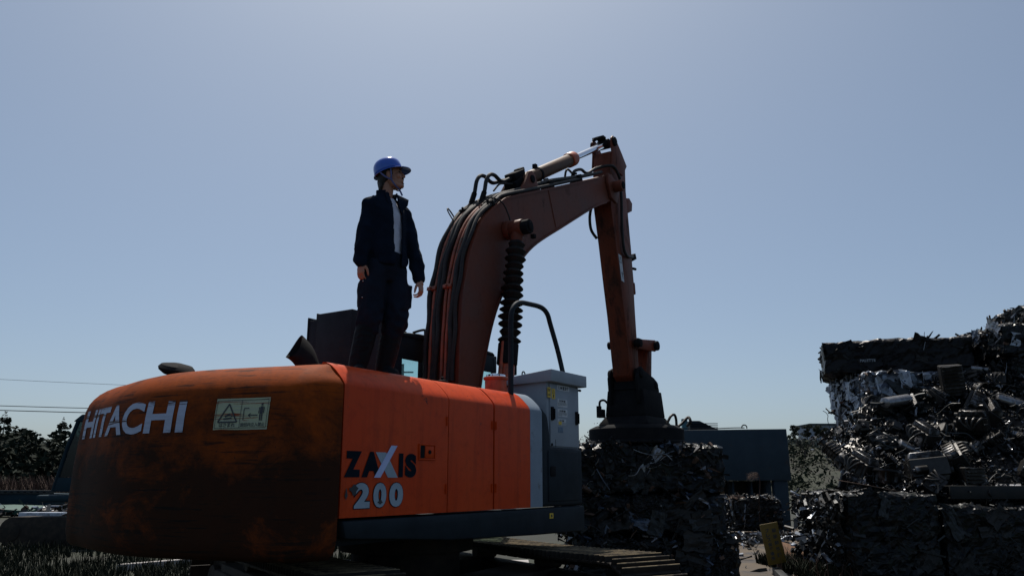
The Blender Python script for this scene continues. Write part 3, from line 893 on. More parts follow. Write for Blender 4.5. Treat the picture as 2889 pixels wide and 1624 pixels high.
# hose loops feeding the arm cylinder
for (y, dx) in ((0.14, 0.0), (0.02, 0.03)):
    MB().tube(catmull([(1.0 + dx, y, 4.44), (1.13 + dx, y, 4.60), (1.19 + dx, y, 4.74), (1.23 + dx, y, 4.90), (1.30 + dx, y, 4.99), (1.40 + dx, y, 5.015), (1.55 + dx, y, 4.985), (1.72, y - 0.02, 5.06), (1.85, y - 0.03, 5.12)], 6), 0.024, 10).build('hydraulic_hose', M['hose'], BOOM)
    MB().cyl((1.13 + dx, y, 4.60), (1.19 + dx, y, 4.74), 0.032, n=8).cyl((1.07 + dx, y, 4.52), (1.13 + dx, y, 4.60), 0.026, n=8).build('hose_fitting', M['black'], BOOM)
# thin cables arching over the back
MB().tube(catmull([(1.02, -0.05, 4.52), (1.10, -0.14, 4.60), (1.20, -0.24, 4.56), (1.30, -0.27, 4.42), (1.36, -0.28, 4.25)], 6), 0.009, 6).build('cable', M['hose'], BOOM)
MB().tube(catmull([(0.83, 0.16, 4.30), (0.80, 0.22, 4.42), (0.84, 0.25, 4.47), (0.93, 0.24, 4.40), (0.96, 0.2, 4.28)], 6), 0.008, 6).build('cable', M['hose'], BOOM)
MB().tube(catmull([(1.38, 0.0, 4.80), (1.5, 0.0, 4.92), (1.62, -0.02, 4.96), (1.8, -0.05, 5.0)], 6), 0.012, 6).build('cable', M['hose'], BOOM)

# arm cylinder -------------------------------------------------------------
for sy in (-0.145, 0.145):
    b = MB(); b.prism([(1.66, 4.80), (1.86, 5.08), (1.91, 5.19), (1.98, 5.22), (2.06, 5.19), (2.10, 5.10), (2.20, 5.02)], sy - 0.02, sy + 0.02)
    b.build('cylinder_lug', M['boom'], BOOM, bevel=0.008)
    MB().cyl((1.985, sy - math.copysign(0.0, sy), 5.11), (1.985, sy + math.copysign(0.035, sy), 5.11), 0.05, n=18).build('lug_pin', M['black'], BOOM, bevel=0.005)
A0, A1 = Vector((1.985, 0, 5.11)), Vector((4.337, 0, 6.462))
ad = (A1 - A0).normalized(); L = (A1 - A0).length
an = Vector((-ad.z, 0, ad.x))
ACY = MB().cyl(A0 + ad * 0.02, A0 + ad * 1.50, 0.088, n=24).build('arm_cylinder', M['cylinder'], EX, bevel=0.008)
MB().cyl(A0 - Vector((0, 0.12, 0)), A0 + Vector((0, 0.12, 0)), 0.085, n=18).build('cylinder_eye', M['cylinder'], ACY, bevel=0.008)
MB().cyl(A0 + ad * 1.40, A0 + ad * 1.56, 0.105, n=24).cyl(A0 + ad * 1.50, A0 + ad * 1.585, 0.098, n=24).build('cylinder_head', M['collar'], ACY, bevel=0.012)
MB().cyl(A0 + ad * 1.55, A1, 0.046, n=20).build('piston_rod', M['chrome'], ACY)
MB().cyl(A1 - Vector((0, 0.09, 0)), A1 + Vector((0, 0.09, 0)), 0.075, n=18).build('rod_eye', M['black'], ACY, bevel=0.006)
b = MB(); b.cyl(A0 + ad * 0.42, A0 + ad * 0.46, 0.098, n=20); b.box(A0 + ad * 0.44 + an * 0.11, (0.05, 0.05, 0.05))
b.build('cylinder_band', M['black'], ACY)
b = MB(); b.box(A0 - ad * 0.10 + an * 0.10, (0.26, 0.16, 0.09), Matrix.Rotation(rad(-30), 4, 'Y')); b.box(A0 - ad * 0.16 - an * 0.05, (0.22, 0.18, 0.22), Matrix.Rotation(rad(-40), 4, 'Y')); b.box(A0 + ad * 0.03 + an * 0.14, (0.12, 0.10, 0.05), Matrix.Rotation(rad(-30), 4, 'Y'))
b.build('hose_manifold', M['black'], ACY, bevel=0.012)

# arm -----------------------------------------------------------------------
arm = [(4.235, 6.50), (4.255, 6.30), (4.215, 5.99), (4.21, 5.41), (4.335, 4.87), (4.46, 4.25), (4.555, 3.82), (4.655, 3.20), (4.70, 2.95), (4.80, 2.88), (4.93, 2.90), (4.99, 3.05), (4.965, 3.40), (4.93, 3.90), (4.90, 4.50), (4.87, 4.90), (4.80, 5.40), (4.75, 5.80), (4.755, 6.22), (4.60, 6.36), (4.40, 6.53), (4.30, 6.56)]
b = MB(); b.prism([p for p in arm if p[1] < 6.36], -0.145, 0.145)
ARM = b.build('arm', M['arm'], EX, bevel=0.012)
for sy in (-1, 1):
    MB().prism([(4.235, 6.50), (4.255, 6.30), (4.225, 6.05), (4.60, 6.0), (4.755, 6.21), (4.60, 6.36), (4.40, 6.53), (4.30, 6.56)], sy * 0.147, sy * 0.172).build('rod_bracket', M['arm'], ARM, bevel=0.006)
    MB().cyl((4.32, sy * 0.17, 6.465), (4.32, sy * 0.20, 6.465), 0.07, n=18).build('bracket_pin', M['black'], ARM, bevel=0.005)
b = MB(); b.box((4.26, 0.02, 6.545), (0.09, 0.14, 0.04)); b.tube(catmull([(4.08, 0.06, 6.44), (4.12, 0.06, 6.49), (4.18, 0.05, 6.52), (4.26, 0.03, 6.54)], 4), 0.016, 8); b.box((4.13, 0.06, 6.485), (0.04, 0.06, 0.05))
b.build('grease_fitting', M['black'], ARM, bevel=0.008)
# white warning decal on the arm
b = MB(); b.prism([(4.40, 4.72), (4.50, 4.71), (4.57, 4.32), (4.475, 4.33)], -0.150, -0.1475)
AD = b.build('warning_decal', M['white'], ARM)
mb = MB()
for (a, c_, e, g) in ((4.425, 4.60, 4.455, 4.69), (4.455, 4.69, 4.50, 4.60), (4.425, 4.60, 4.50, 4.60), (4.49, 4.47, 4.52, 4.38), (4.47, 4.44, 4.54, 4.44), (4.51, 4.47, 4.53, 4.36)):
    v_, f_ = bar(a, c_, e, g, 0.008); mb.add([(x, -0.1525, y) for x, y, _ in v_], f_)
mb.build('decal_print', M['ink'], AD, smooth=False)
# hose hanging beside the arm
MB().tube(catmull([(4.42, -0.20, 5.92), (4.46, -0.20, 5.6), (4.47, -0.19, 5.2), (4.50, -0.19, 4.85), (4.62, -0.18, 4.74), (4.80, -0.16, 4.76), (4.92, -0.14, 4.80)], 6), 0.022, 10).build('hydraulic_hose', M['hose'], ARM)
MB().tube(catmull([(4.20, 0.16, 5.50), (4.17, 0.19, 5.30), (4.20, 0.19, 5.10), (4.30, 0.15, 4.98)], 6), 0.022, 10).build('hydraulic_hose', M['hose'], ARM)
# bucket cylinder on the front of the arm
B0, B1 = Vector((4.93, 0, 5.62)), Vector((5.16, 0, 3.62))
bd = (B1 - B0).normalized()
BCY = MB().cyl(B0, B0 + bd * 1.28, 0.068, n=20).build('bucket_cylinder', M['arm'], EX, bevel=0.008)
MB().cyl(B0 + bd * 1.2, B0 + bd * 1.38, 0.085, n=20).build('cylinder_head', M['arm'], BCY, bevel=0.01)
MB().cyl(B0 + bd * 1.3, B1, 0.042, n=18).build('piston_rod', M['chrome'], BCY)
MB().tube([(4.98, -0.05, 4.40), (5.03, -0.05, 3.65)], 0.02, 8).build('steel_pipe', M['pipe'], BCY)
for sy in (-1, 1): MB().prism([(4.78, 5.45), (4.98, 5.55), (5.0, 5.68), (4.90, 5.74), (4.76, 5.70)], sy * 0.10, sy * 0.13).build('cylinder_lug', M['arm'], ARM, bevel=0.006)
b = MB(); b.box((4.98, -0.10, 4.80), (0.20, 0.06, 0.09), Matrix.Rotation(rad(-25), 4, 'Y')); b.cyl((4.95, -0.12, 4.62), (5.05, -0.12, 4.63), 0.022, n=8)
b.build('hose_bracket', M['black'], ARM, bevel=0.006)
# linkage at the arm tip
for sy in (-1, 1):
    b = MB(); b.prism([(4.80, 3.50), (4.80, 3.36), (5.50, 3.40), (5.56, 3.46), (5.56, 3.55), (5.50, 3.58)], sy * 0.175, sy * 0.205)
    b.build('idler_link', M['arm'], ARM, bevel=0.01)
    MB().cyl((4.83, sy * 0.17, 3.44), (4.83, sy * 0.27, 3.44), 0.06, n=16).build('link_pin', M['black'], ARM, bevel=0.008)
    MB().cyl((4.83, sy * 0.16, 3.0), (4.83, sy * 0.27, 3.0), 0.07, n=16).build('tip_pin', M['black'], ARM, bevel=0.008)
MB().cyl((5.50, -0.25, 3.49), (5.50, 0.25, 3.49), 0.075, n=18).build('link_pin', M['black'], ARM, bevel=0.01)
b = MB(); b.prism([(5.42, 3.52), (5.58, 3.50), (5.52, 3.0), (5.46, 2.85), (5.25, 2.85), (5.30, 3.05), (5.36, 3.25)], -0.11, 0.11)
b.build('bucket_link', M['arm'], ARM, bevel=0.012)
MB().box((5.33, 0, 3.52), (0.36, 0.16, 0.12)).build('rod_end', M['black'], BCY, bevel=0.012)

# boom cylinders with bellows
for sy in (-1, 1):
    y = sy * 0.36
    T0, T1 = Vector((1.345, y, 4.26)), Vector((0.98, y, 1.55))
    d = (T1 - T0).normalized()
    BC = MB().cyl(T0 + d * 1.42, T1, 0.088, n=22).build('boom_cylinder', M['collar'], EX, bevel=0.008)
    b = MB(); b.cyl(T0 + d * 1.36, T0 + d * 1.60, 0.112, n=22); b.box(T0 + d * 1.62 + Vector((0.09, 0, 0)), (0.08, 0.10, 0.16))
    b.build('cylinder_head', M['black'], BC, bevel=0.012)
    MB().cyl(T0, T0 + d * 1.5, 0.045, n=14).build('piston_rod', M['chrome'], BC)
    prof = []; nr = 14
    for k in range(nr):
        z = 0.16 + k * 0.086
        rr_ = 0.100 + 0.028 * min(1, k / 5) + R.uniform(-0.010, 0.008); z += R.uniform(-0.008, 0.008)
        prof += [(0.070, z), (rr_ - 0.006, z + 0.036), (rr_, z + 0.043), (rr_ - 0.006, z + 0.05)]
    prof.append((0.075, 0.16 + nr * 0.086))
    rot = Vector((0, 0, 1)).rotation_difference(d).to_matrix().to_4x4()
    bl = MB(); bl.lathe(prof, tuple(T0), 22, rot, caps=False)
    for q in bl.v:
        k = noise.noise(q * 7.0) * 0.024
        q.x += k; q.y -= k * 0.6
    bl.build('bellows', M['rubber'], BC, angle=55)
    MB().cyl(T0 + Vector((0, -0.08, 0)), T0 + Vector((0, 0.08, 0)), 0.10, n=18).cyl(T0 + d * 0.05, T0 + d * 0.18, 0.075, n=16).build('rod_eye', M['boom'], BC, bevel=0.01)
    b = MB(); b.cyl(T0 + Vector((0, sy * 0.08, 0)), T0 + Vector((0, sy * 0.17, 0)), 0.085, n=10); b.cyl(T0 + Vector((0, sy * 0.17, 0)), T0 + Vector((0, sy * 0.185, 0)), 0.05, n=16); b.box(T0 + Vector((0.10, sy * 0.15, -0.09)), (0.05, 0.05, 0.05))
    b.build('pin_cap', M['black'], BC, bevel=0.008)
    b = MB(); b.cyl((1.345, sy * 0.21, 4.26), (1.345, sy * 0.285, 4.26), 0.11, n=20); b.build('pin_boss', M['boom'], BOOM, bevel=0.01)
    b = MB(); b.tube([T0 + d * 1.35 + Vector((-0.10, 0, 0)), T1 + Vector((-0.13, 0, 0.1))], 0.02, 8); b.build('steel_pipe', M['collar'], BC)

# undercarriage --------------------------------------------------------------
UA = rad(65.2)
UM = Matrix.Rotation(UA, 4, 'Z')
b = MB(UM); b.cyl((0, 0, 0.86), (0, 0, 1.07), 0.62, n=32); b.cyl((0, 0, 0.5), (0, 0, 0.86), 0.5, n=20)
for sx in (-1, 1):
    for sy in (-1, 1): b.box((sx * 0.75, sy * 0.65, 0.56), (0.5, 1.0, 0.28), rz=sx * sy * 0.55)
b.build('car_body', M['track'], EX, bevel=0.01)
TOFF = 1.18; HL = 1.80; RT = 0.40; ZC = 0.44
nsh = 47
per = 4 * HL + 2 * pi * RT
def track_at(s):
    s %= per
    if s < 2 * HL: return (-HL + s, ZC + RT, 0.0)
    s -= 2 * HL
    if s < pi * RT:
        a = s / RT; return (HL + RT * sin(a), ZC + RT * cos(a), -a)
    s -= pi * RT
    if s < 2 * HL: return (HL - s, ZC - RT, -pi)
    s -= 2 * HL
    a = s / RT; return (-HL - RT * sin(a), ZC - RT * cos(a), -pi - a)
b = MB(); pitch = per / nsh
b.box((0, 0, 0.0), (pitch * 0.97, 0.60, 0.022))
for gx in (-0.065, 0.0, 0.065): b.box((gx, 0, 0.034), (0.014, 0.60, 0.052))
b.box((0, 0.0, -0.035), (pitch * 0.8, 0.22, 0.05))
shoe_me = b.mesh('track_shoe', bevel=0.004, segs=1); shoe_me.materials.append(M['track']); shoe_me.materials.append(M['shoe'])
for p_ in shoe_me.polygons:
    if p_.center.z > 0.05: p_.material_index = 1
for sy in (-1, 1):
    y = sy * TOFF
    b = MB(UM); b.box((0, y, ZC), (2 * HL - 0.3, 0.34, 0.34)); b.box((0, y + sy * 0.02, ZC + 0.17), (2 * HL - 0.6, 0.24, 0.14))
    b.build('track_frame', M['track'], EX, bevel=0.02)
    for ex_ in (-1, 1):
        MB(UM).cyl((ex_ * HL, y - 0.09, ZC), (ex_ * HL, y + 0.09, ZC), RT - 0.05, n=28).cyl((ex_ * HL, y - 0.16, ZC), (ex_ * HL, y + 0.16, ZC), 0.2, n=20).build('drive_sprocket' if ex_ > 0 else 'idler_wheel', M['track'], EX, bevel=0.012)
    for k in range(7):
        x = -1.26 + k * 0.42
        MB(UM).cyl((x, y - 0.15, 0.13), (x, y + 0.15, 0.13), 0.085, n=14).build('track_roller', M['track'], EX, bevel=0.008)
    for x in (-0.6, 0.6): MB(UM).cyl((x, y - 0.12, 0.74), (x, y + 0.12, 0.74), 0.06, n=12).build('carrier_roller', M['track'], EX)
    for k in range(nsh):
        x, z, a = track_at(k * pitch + 0.03)
        sag = -0.03 * max(0, cos(x / HL * pi / 2)) if z > ZC + RT * 0.9 else 0
        inst('track_shoe', shoe_me, EX, UM @ Matrix.Translation((x, y, z + sag)) @ Matrix.Rotation(-a, 4, 'Y'))

# lifting magnet ---------------------------------------------------------------
MG = empty('lifting_magnet', EX.location, EX.rotation_euler.z)
tag(MG, 'black round lifting magnet resting on the scrap bale under the excavator arm', 'magnet')
mc = Vector((5.12, 0.0, 0.0))
MB().lathe([(0.40, 1.975), (0.725, 1.975), (0.735, 1.995), (0.73, 2.015), (0.70, 2.03), (0.70, 2.19), (0.685, 2.205), (0.60, 2.245), (0.3, 2.255)], tuple(mc), 48).build('magnet_plate', M['black'], MG, angle=30)
b = MB()
def frustum(mb, c, d0, d1, z0, z1):
    vs = [(c[0] + sx * d[0] / 2, c[1] + sy * d[1] / 2, z) for d, z in ((d0, z0), (d1, z1)) for sx, sy in ((-1, -1), (1, -1), (1, 1), (-1, 1))]
    return mb.add(vs, [(3, 2, 1, 0), (4, 5, 6, 7), (0, 1, 5, 4), (1, 2, 6, 5), (2, 3, 7, 6), (3, 0, 4, 7)])
frustum(b, mc, (0.90, 0.80), (0.72, 0.64), 2.25, 2.38)
frustum(b, mc, (0.72, 0.64), (0.66, 0.58), 2.38, 2.76)
frustum(b, mc + Vector((-0.02, 0, 0)), (0.66, 0.38), (0.58, 0.36), 2.76, 2.94)
b.build('hanger_housing', M['black'], MG, bevel=0.012)
for sy in (-1, 1):
    b = MB(); b.prism([(4.74, 2.55), (4.70, 2.93), (4.76, 3.06), (4.86, 3.10), (4.96, 3.05), (5.30, 2.97), (5.42, 2.92), (5.48, 2.80), (5.48, 2.55)], sy * 0.20, sy * 0.245)
    b.build('hanger_plate', M['black'], MG, bevel=0.012)
MB().cyl((5.36, -0.26, 2.86), (5.36, 0.26, 2.86), 0.055, n=16).build('hanger_pin', M['black'], MG, bevel=0.006)
MB().tube(catmull([(5.42, -0.36, 2.27), (5.50, -0.40, 2.40), (5.60, -0.42, 2.43), (5.66, -0.42, 2.36), (5.66, -0.42, 2.24)], 6), 0.02, 8).build('power_cable', M['hose'], MG)
MB().tube(catmull([(5.62, -0.40, 2.22), (5.72, -0.48, 2.30), (5.82, -0.55, 2.40), (5.78, -0.60, 2.33), (5.90, -0.5, 2.28)], 6), 0.022, 8).build('power_cable', M['hose'], MG)
b = MB(); b.box((4.66, 0.34, 2.42), (0.10, 0.10, 0.12)); b.box((4.64, 0.36, 2.50), (0.06, 0.06, 0.06)); b.tube(catmull([(4.66, 0.36, 2.52), (4.68, 0.36, 2.60), (4.76, 0.33, 2.62), (4.84, 0.3, 2.56)], 5), 0.018, 8)
b.build('cable_connector', M['black'], MG, bevel=0.008)

# ------------------------------------------------------------------ the man on the hood
def fuse(name, prims, voxel, smooth=4, factor=0.5):
    """one continuous skin over overlapping closed shapes"""
    me = bpy.data.meshes.new(name)
    me.from_pydata([tuple(p) for p in prims.v], [], prims.f); me.update()
    bm = bmesh.new(); bm.from_mesh(me); bmesh.ops.recalc_face_normals(bm, faces=bm.faces); bm.to_mesh(me); bm.free()
    o = bpy.data.objects.new(name, me); COL.objects.link(o)
    m = o.modifiers.new('r', 'REMESH'); m.mode = 'VOXEL'; m.voxel_size = voxel; m.use_smooth_shade = True
    if smooth:
        m2 = o.modifiers.new('s', 'SMOOTH'); m2.iterations = smooth; m2.factor = factor
    dg = bpy.context.evaluated_depsgraph_get()
    out = bpy.data.meshes.new_from_object(o.evaluated_get(dg))
    bpy.data.objects.remove(o); bpy.data.meshes.remove(me)
    out.name = name
    for p in out.polygons: p.use_smooth = True
    return out


def limb(mb, pts, rad_, n=14, sx=1.0):
    p = catmull(pts, 4); m = len(p); rr = []
    k = len(pts) - 1
    for i in range(m):
        t = i / (m - 1) * k; a = min(int(t), k - 1); f = t - a
        rr.append(rad_[a] * (1 - f) + rad_[a + 1] * f)
    mb.tube(p, rr, n)
    mb.ball(p[0], rr[0]); mb.ball(p[-1], rr[-1])


def wrinkle(me, amp, sc, zs=1.0, fn=None):
    me.update()
    ns = [v.normal.copy() for v in me.vertices]
    for v, n in zip(me.vertices, ns):
        c = v.co
        a = amp if fn is None else amp * fn(c)
        q = Vector((c.x * sc, c.y * sc, c.z * sc * zs))
        k = abs(noise.noise(q)) * -1.6 + noise.noise(q * 2.3 + Vector((4, 2, 1))) * 0.5 + 0.3
        v.co = c + n * k * a


PE = empty('person', (-1.025, 6.28, 2.248)); PE.scale = (0.965, 0.965, 1.012)
tag(PE, 'man in blue hard hat, navy jacket and rubber boots standing on the excavator', 'person')
YAW = rad(-45)
fd = Vector((cos(YAW), sin(YAW), 0)); ld = Vector((-sin(YAW), cos(YAW), 0))


def ell_ring(mb, rows, n=28):
    """closed loft of ellipses (cx, cy, z, fwd radius, side radius)"""
    vs = []; fs = []
    for (cx, cy, z, a, b_) in rows:
        for k in range(n):
            t = 2 * pi * k / n
            p = fd * (cos(t) * a) + ld * (sin(t) * b_)
            vs.append((cx + p.x, cy + p.y, z))
    m = len(rows)
    for i in range(m - 1):
        for k in range(n):
            k2 = (k + 1) % n
            fs.append((i * n + k, i * n + k2, (i + 1) * n + k2, (i + 1) * n + k))
    fs.append(tuple(range(n - 1, -1, -1))); fs.append(tuple((m - 1) * n + k for k in range(n)))
    mb.add(vs, fs)


SR, ER, WR = Vector((-0.148, -0.135, 1.40)), Vector((-0.172, -0.150, 1.13)), Vector((-0.180, -0.175, 0.90))
SL, EL, WL = Vector((0.130, 0.135, 1.39)), Vector((0.196, 0.145, 1.12)), Vector((0.278, 0.105, 0.815))
HR_, KR, FR = Vector((-0.075, -0.065, 0.90)), Vector((-0.108, -0.085, 0.50)), Vector((-0.190, -0.075, 0.09))
HL_, KL, FL = Vector((0.055, 0.060, 0.90)), Vector((0.080, 0.045, 0.50)), Vector((0.000, 0.085, 0.09))
HC = Vector((0.004, 0.0, 1.690))
HM = Matrix.Translation(HC) @ Matrix.Rotation(rad(2), 4, 'Z') @ Matrix.Rotation(rad(-11), 4, 'Y') @ Matrix.Scale(1.08, 4)


def hand(mb, w, a, t, n, curl=(28, 38, 30)):
    """palm, four fingers of unequal length and a thumb; a = down the hand, t = thumb side, n = palm side"""
    a = a.normalized(); t = (t - a * t.dot(a)).normalized(); n = (n - a * n.dot(a) - t * n.dot(t)).normalized()
    rot = Matrix((t, n, a)).transposed().to_4x4()
    mb.ball(w + a * 0.048, (0.040, 0.017, 0.052), M=rot)
    mb.ball(w + a * 0.072 + t * 0.004, (0.041, 0.015, 0.026), M=rot)
    mb.tube([w - a * 0.05, w, w + a * 0.03], [0.029, 0.026, 0.027], 12)
    for (o, ln_, r) in ((0.030, 0.074, 0.0088), (0.010, 0.084, 0.0092), (-0.011, 0.078, 0.0088), (-0.030, 0.062, 0.0078)):
        p = w + a * (0.088 - abs(o - 0.005) * 0.22) + t * o
        d = (a + t * o * 2.2).normalized(); pts = [p - d * 0.02, p]; rr = [r, r]
        for ang, fr in zip(curl, (0.45, 0.31, 0.24)):
            d = (Matrix.Rotation(rad(ang), 3, t.cross(n).cross(t).cross(n) if False else a.cross(n)) @ d).normalized()
            p = p + d * ln_ * fr; pts.append(p); rr.append(rr[-1] * 0.93)
        mb.tube(pts, rr, 10); mb.ball(pts[-1], rr[-1], 10, 7)
        for q, r_ in zip(pts[1:-1], rr[1:-1]): mb.ball(q, r_ * 1.04, 10, 7)
    p0 = w + a * 0.018 + t * 0.026 + n * 0.006; p1 = p0 + (a * 0.62 + t * 0.55 + n * 0.25).normalized() * 0.040; p2 = p1 + (a * 0.86 + t * 0.12 + n * 0.35).normalized() * 0.032; p3 = p2 + (a * 0.9 - t * 0.1 + n * 0.35).normalized() * 0.022
    mb.tube([p0, p1, p2, p3], [0.015, 0.012, 0.0105, 0.008], 10); mb.ball(p3, 0.008, 10, 7); mb.ball(p1, 0.0122, 10, 7)


b = MB()
# trunk and limbs under the clothes
ell_ring(b, [(0, 0, 0.86, 0.08, 0.12), (-0.01, 0, 1.0, 0.085, 0.12), (-0.02, 0, 1.25, 0.09, 0.14), (-0.02, 0, 1.40, 0.08, 0.15), (-0.02, 0, 1.47, 0.06, 0.09)])
limb(b, [SR + Vector((0.03, 0.03, -0.01)), ER, WR], [0.032, 0.030, 0.026]); limb(b, [SL + Vector((-0.03, -0.03, -0.01)), EL, WL], [0.032, 0.030, 0.026])
limb(b, [HR_, KR, FR], [0.075, 0.05, 0.035]); limb(b, [HL_, KL, FL], [0.075, 0.05, 0.035])
limb(b, [(-0.022, 0.0, 1.42), (-0.026, 0, 1.50), (-0.016, 0.0, 1.63)], [0.064, 0.057, 0.058])
hand(b, WR, Vector((-0.02, -0.01, -1)), fd * 0.9 + Vector((0.3, 0, 0)), ld, (24, 32, 26))
hand(b, WL, Vector((0.14, -0.10, -1)), fd * 0.4 + Vector((-0.55, -0.5, 0)), -ld * 0.6 - fd * 0.5, (34, 44, 34))
h = MB(HM)
h.ball((-0.004, 0, 0.030), (0.098, 0.077, 0.092)); h.ball((0.026, 0, -0.028), (0.068, 0.062, 0.082))
for s_ in (-1, 1):
    h.tube([(-0.012, s_ * 0.052, -0.045), (0.020, s_ * 0.046, -0.082), (0.066, s_ * 0.018, -0.098)], [0.022, 0.022, 0.02], 10)
    h.ball((0.062, s_ * 0.036, -0.022), 0.028); h.ball((0.096, s_ * 0.011, -0.026), 0.0095)
    h.ball((-0.006, s_ * 0.078, -0.012), (0.019, 0.009, 0.032)); h.ball((-0.002, s_ * 0.078, -0.036), (0.010, 0.008, 0.012))
h.ball((0.076, 0, -0.096), (0.021, 0.026, 0.020)); h.ball((0.045, 0, -0.092), (0.04, 0.034, 0.022))
h.tube([(0.084, 0, 0.018), (0.098, 0, -0.006), (0.108, 0, -0.022)], [0.009, 0.011, 0.013], 10); h.ball((0.108, 0, -0.024), 0.0125)
h.ball((0.090, 0, -0.053), (0.012, 0.024, 0.0085)); h.ball((0.087, 0, -0.067), (0.012, 0.020, 0.009)); h.ball((0.080, 0, -0.058), (0.014, 0.028, 0.02))
h.ball((0.078, 0, 0.030), (0.018, 0.052, 0.014)); h.ball((0.066, 0, 0.062), (0.03, 0.05, 0.03))
b.v += [Vector(p) for p in h.v] if False else []
off = len(b.v); b.v += h.v; b.f += [tuple(i + off for i in f) for f in h.f]
body = fuse('body', b, 0.0042, 3, 0.4)
link('body', body, M['skin'], PE)
# eyes, brows, moustache, hair
for s_ in (-1, 1):
    MB(HM).ball((0.080, s_ * 0.031, 0.008), (0.010, 0.013, 0.0065)).build('eye', M['hair'], PE)
    MB(HM).ball((0.086, s_ * 0.033, 0.024), (0.008, 0.020, 0.004)).build('eyebrow', M['hair'], PE)
MB(HM).ball((0.097, 0, -0.0425), (0.008, 0.024, 0.0055)).build('moustache', M['hair'], PE)
MB(HM).ball((0.092, 0, -0.0815), (0.008, 0.010, 0.006)).build('chin_beard', M['hair'], PE)
hb = MB(HM)
hb.ball((-0.010, 0, 0.034), (0.101, 0.082, 0.088)); hb.ball((-0.050, 0, -0.015), (0.058, 0.070, 0.070)); hb.ball((-0.060, 0, -0.065), (0.036, 0.052, 0.040))
for k in range(26):
    a = R.uniform(-1.1, 1.1); hb.ball((-0.055 - 0.045 * cos(a), 0.062 * sin(a), -0.07 + R.uniform(-0.035, 0.03)), (0.012, 0.012, 0.026), 8, 6)
for s_ in (-1, 1): hb.ball((0.012, s_ * 0.071, 0.01), (0.014, 0.008, 0.038))
hm = fuse('hair', hb, 0.006, 2)
bm = bmesh.new(); bm.from_mesh(hm)
inv = HM.inverted()
kill = [f for f in bm.faces if (lambda q: q.x > 0.028 and q.z < 0.075)(inv @ f.calc_center_median())]
bmesh.ops.delete(bm, geom=kill, context='FACES'); bm.to_mesh(hm); bm.free()
link('hair', hm, M['hair'], PE)

# shirt
b = MB()
ell_ring(b, [(0, 0, 0.86, 0.118, 0.15), (-0.008, 0, 1.0, 0.115, 0.155), (-0.02, 0, 1.2, 0.118, 0.165), (-0.022, 0, 1.35, 0.112, 0.16), (-0.024, 0, 1.43, 0.085, 0.12), (-0.024, 0, 1.488, 0.070, 0.080)])
sm = fuse('shirt', b, 0.010, 3)
wrinkle(sm, 0.006, 14, 0.6)
link('shirt', sm, M['shirt'], PE)

# jacket: remeshed shell, cut open down the front
b = MB()
ell_ring(b, [(0.0, 0.0, 0.90, 0.142, 0.178), (0.0, 0, 0.93, 0.150, 0.186), (-0.004, 0, 0.99, 0.150, 0.188), (-0.01, 0, 1.10, 0.140, 0.184), (-0.02, 0, 1.25, 0.143, 0.192), (-0.024, 0, 1.36, 0.135, 0.20), (-0.026, 0, 1.43, 0.108, 0.175), (-0.026, 0, 1.475, 0.086, 0.115), (-0.030, 0, 1.53, 0.076, 0.080)])
limb(b, [SR + Vector((0.02, 0.02, 0.0)), ER, WR + Vector((0, 0, 0.03))], [0.072, 0.070, 0.062]); limb(b, [SL + Vector((-0.02, -0.02, 0.0)), EL, WL + Vector((-0.008, 0, 0.03))], [0.072, 0.066, 0.058])
for S_, k in ((SR, 1), (SL, -1)):
    limb(b, [Vector((-0.026, 0, 1.475)) , Vector((-0.026, 0, 1.455)).lerp(S_, 0.6), S_ + Vector((0.012 * k, 0.01 * k, -0.005))], [0.062, 0.066, 0.072])
jm = fuse('jacket', b, 0.009, 5)
wrinkle(jm, 0.013, 9, 0.75, lambda c: 0.45 + 0.8 * (abs((Vector((c.x, c.y, 0)) - fd * 0).dot(ld)) > 0.15) + 0.5 * (c.z < 1.02))
bm = bmesh.new(); bm.from_mesh(jm)
def half(z):
    tb = [(0.8, 0.030), (0.95, 0.036), (1.10, 0.048), (1.30, 0.056), (1.42, 0.052), (1.48, 0.058), (1.60, 0.065)]
    for (a, u), (c_, v) in zip(tb, tb[1:]):
        if a <= z <= c_: return u + (v - u) * (z - a) / (c_ - a)
    return 0.05
kill = []
for f in bm.faces:
    q = f.calc_center_median(); d = Vector((q.x + 0.015, q.y, 0)); u = d.dot(fd); w = d.dot(ld)
    if u > 0.02 and abs(w - 0.034) < half(q.z) and q.z < 1.56: kill.append(f)
    elif q.z > 1.522 or (q.z < 0.915 and abs(w) < 0.17 and f.normal.z < -0.6): kill.append(f)
bmesh.ops.delete(bm, geom=kill, context='FACES'); bm.to_mesh(jm); bm.free()
jo = link('jacket', jm, M['jacket'], PE)
sd = jo.modifiers.new('thickness', 'SOLIDIFY'); sd.thickness = 0.009; sd.offset = -1
# turned-up collar, its wing on the far side, pocket flaps and shoulder patch
def loc(u, w, z): return Vector((-0.022, 0, z)) + fd * u + ld * w
cb = MB(); vs = []; fs = []; nseg = 18
for k in range(nseg + 1):
    t = rad(38) + (2 * pi - rad(76)) * k / nseg
    fl = 1.0 + 0.10 * (k in (0, nseg))
    for (rr_, z) in ((1.06, 1.475), (1.12 * fl, 1.545 - 0.012 * cos(t)), (1.0 * fl, 1.55 - 0.012 * cos(t)), (0.94, 1.48)):
        vs.append(loc(cos(t) * 0.076 * rr_, sin(t) * 0.084 * rr_, z))
for k in range(nseg):
    for j in range(4): fs.append((k * 4 + j, k * 4 + (j + 1) % 4, (k + 1) * 4 + (j + 1) % 4, (k + 1) * 4 + j))
fs += [(0, 1, 2, 3), tuple(nseg * 4 + j for j in (3, 2, 1, 0))]
cb.add(vs, fs); cb.build('collar', M['jacket'], PE, angle=60)
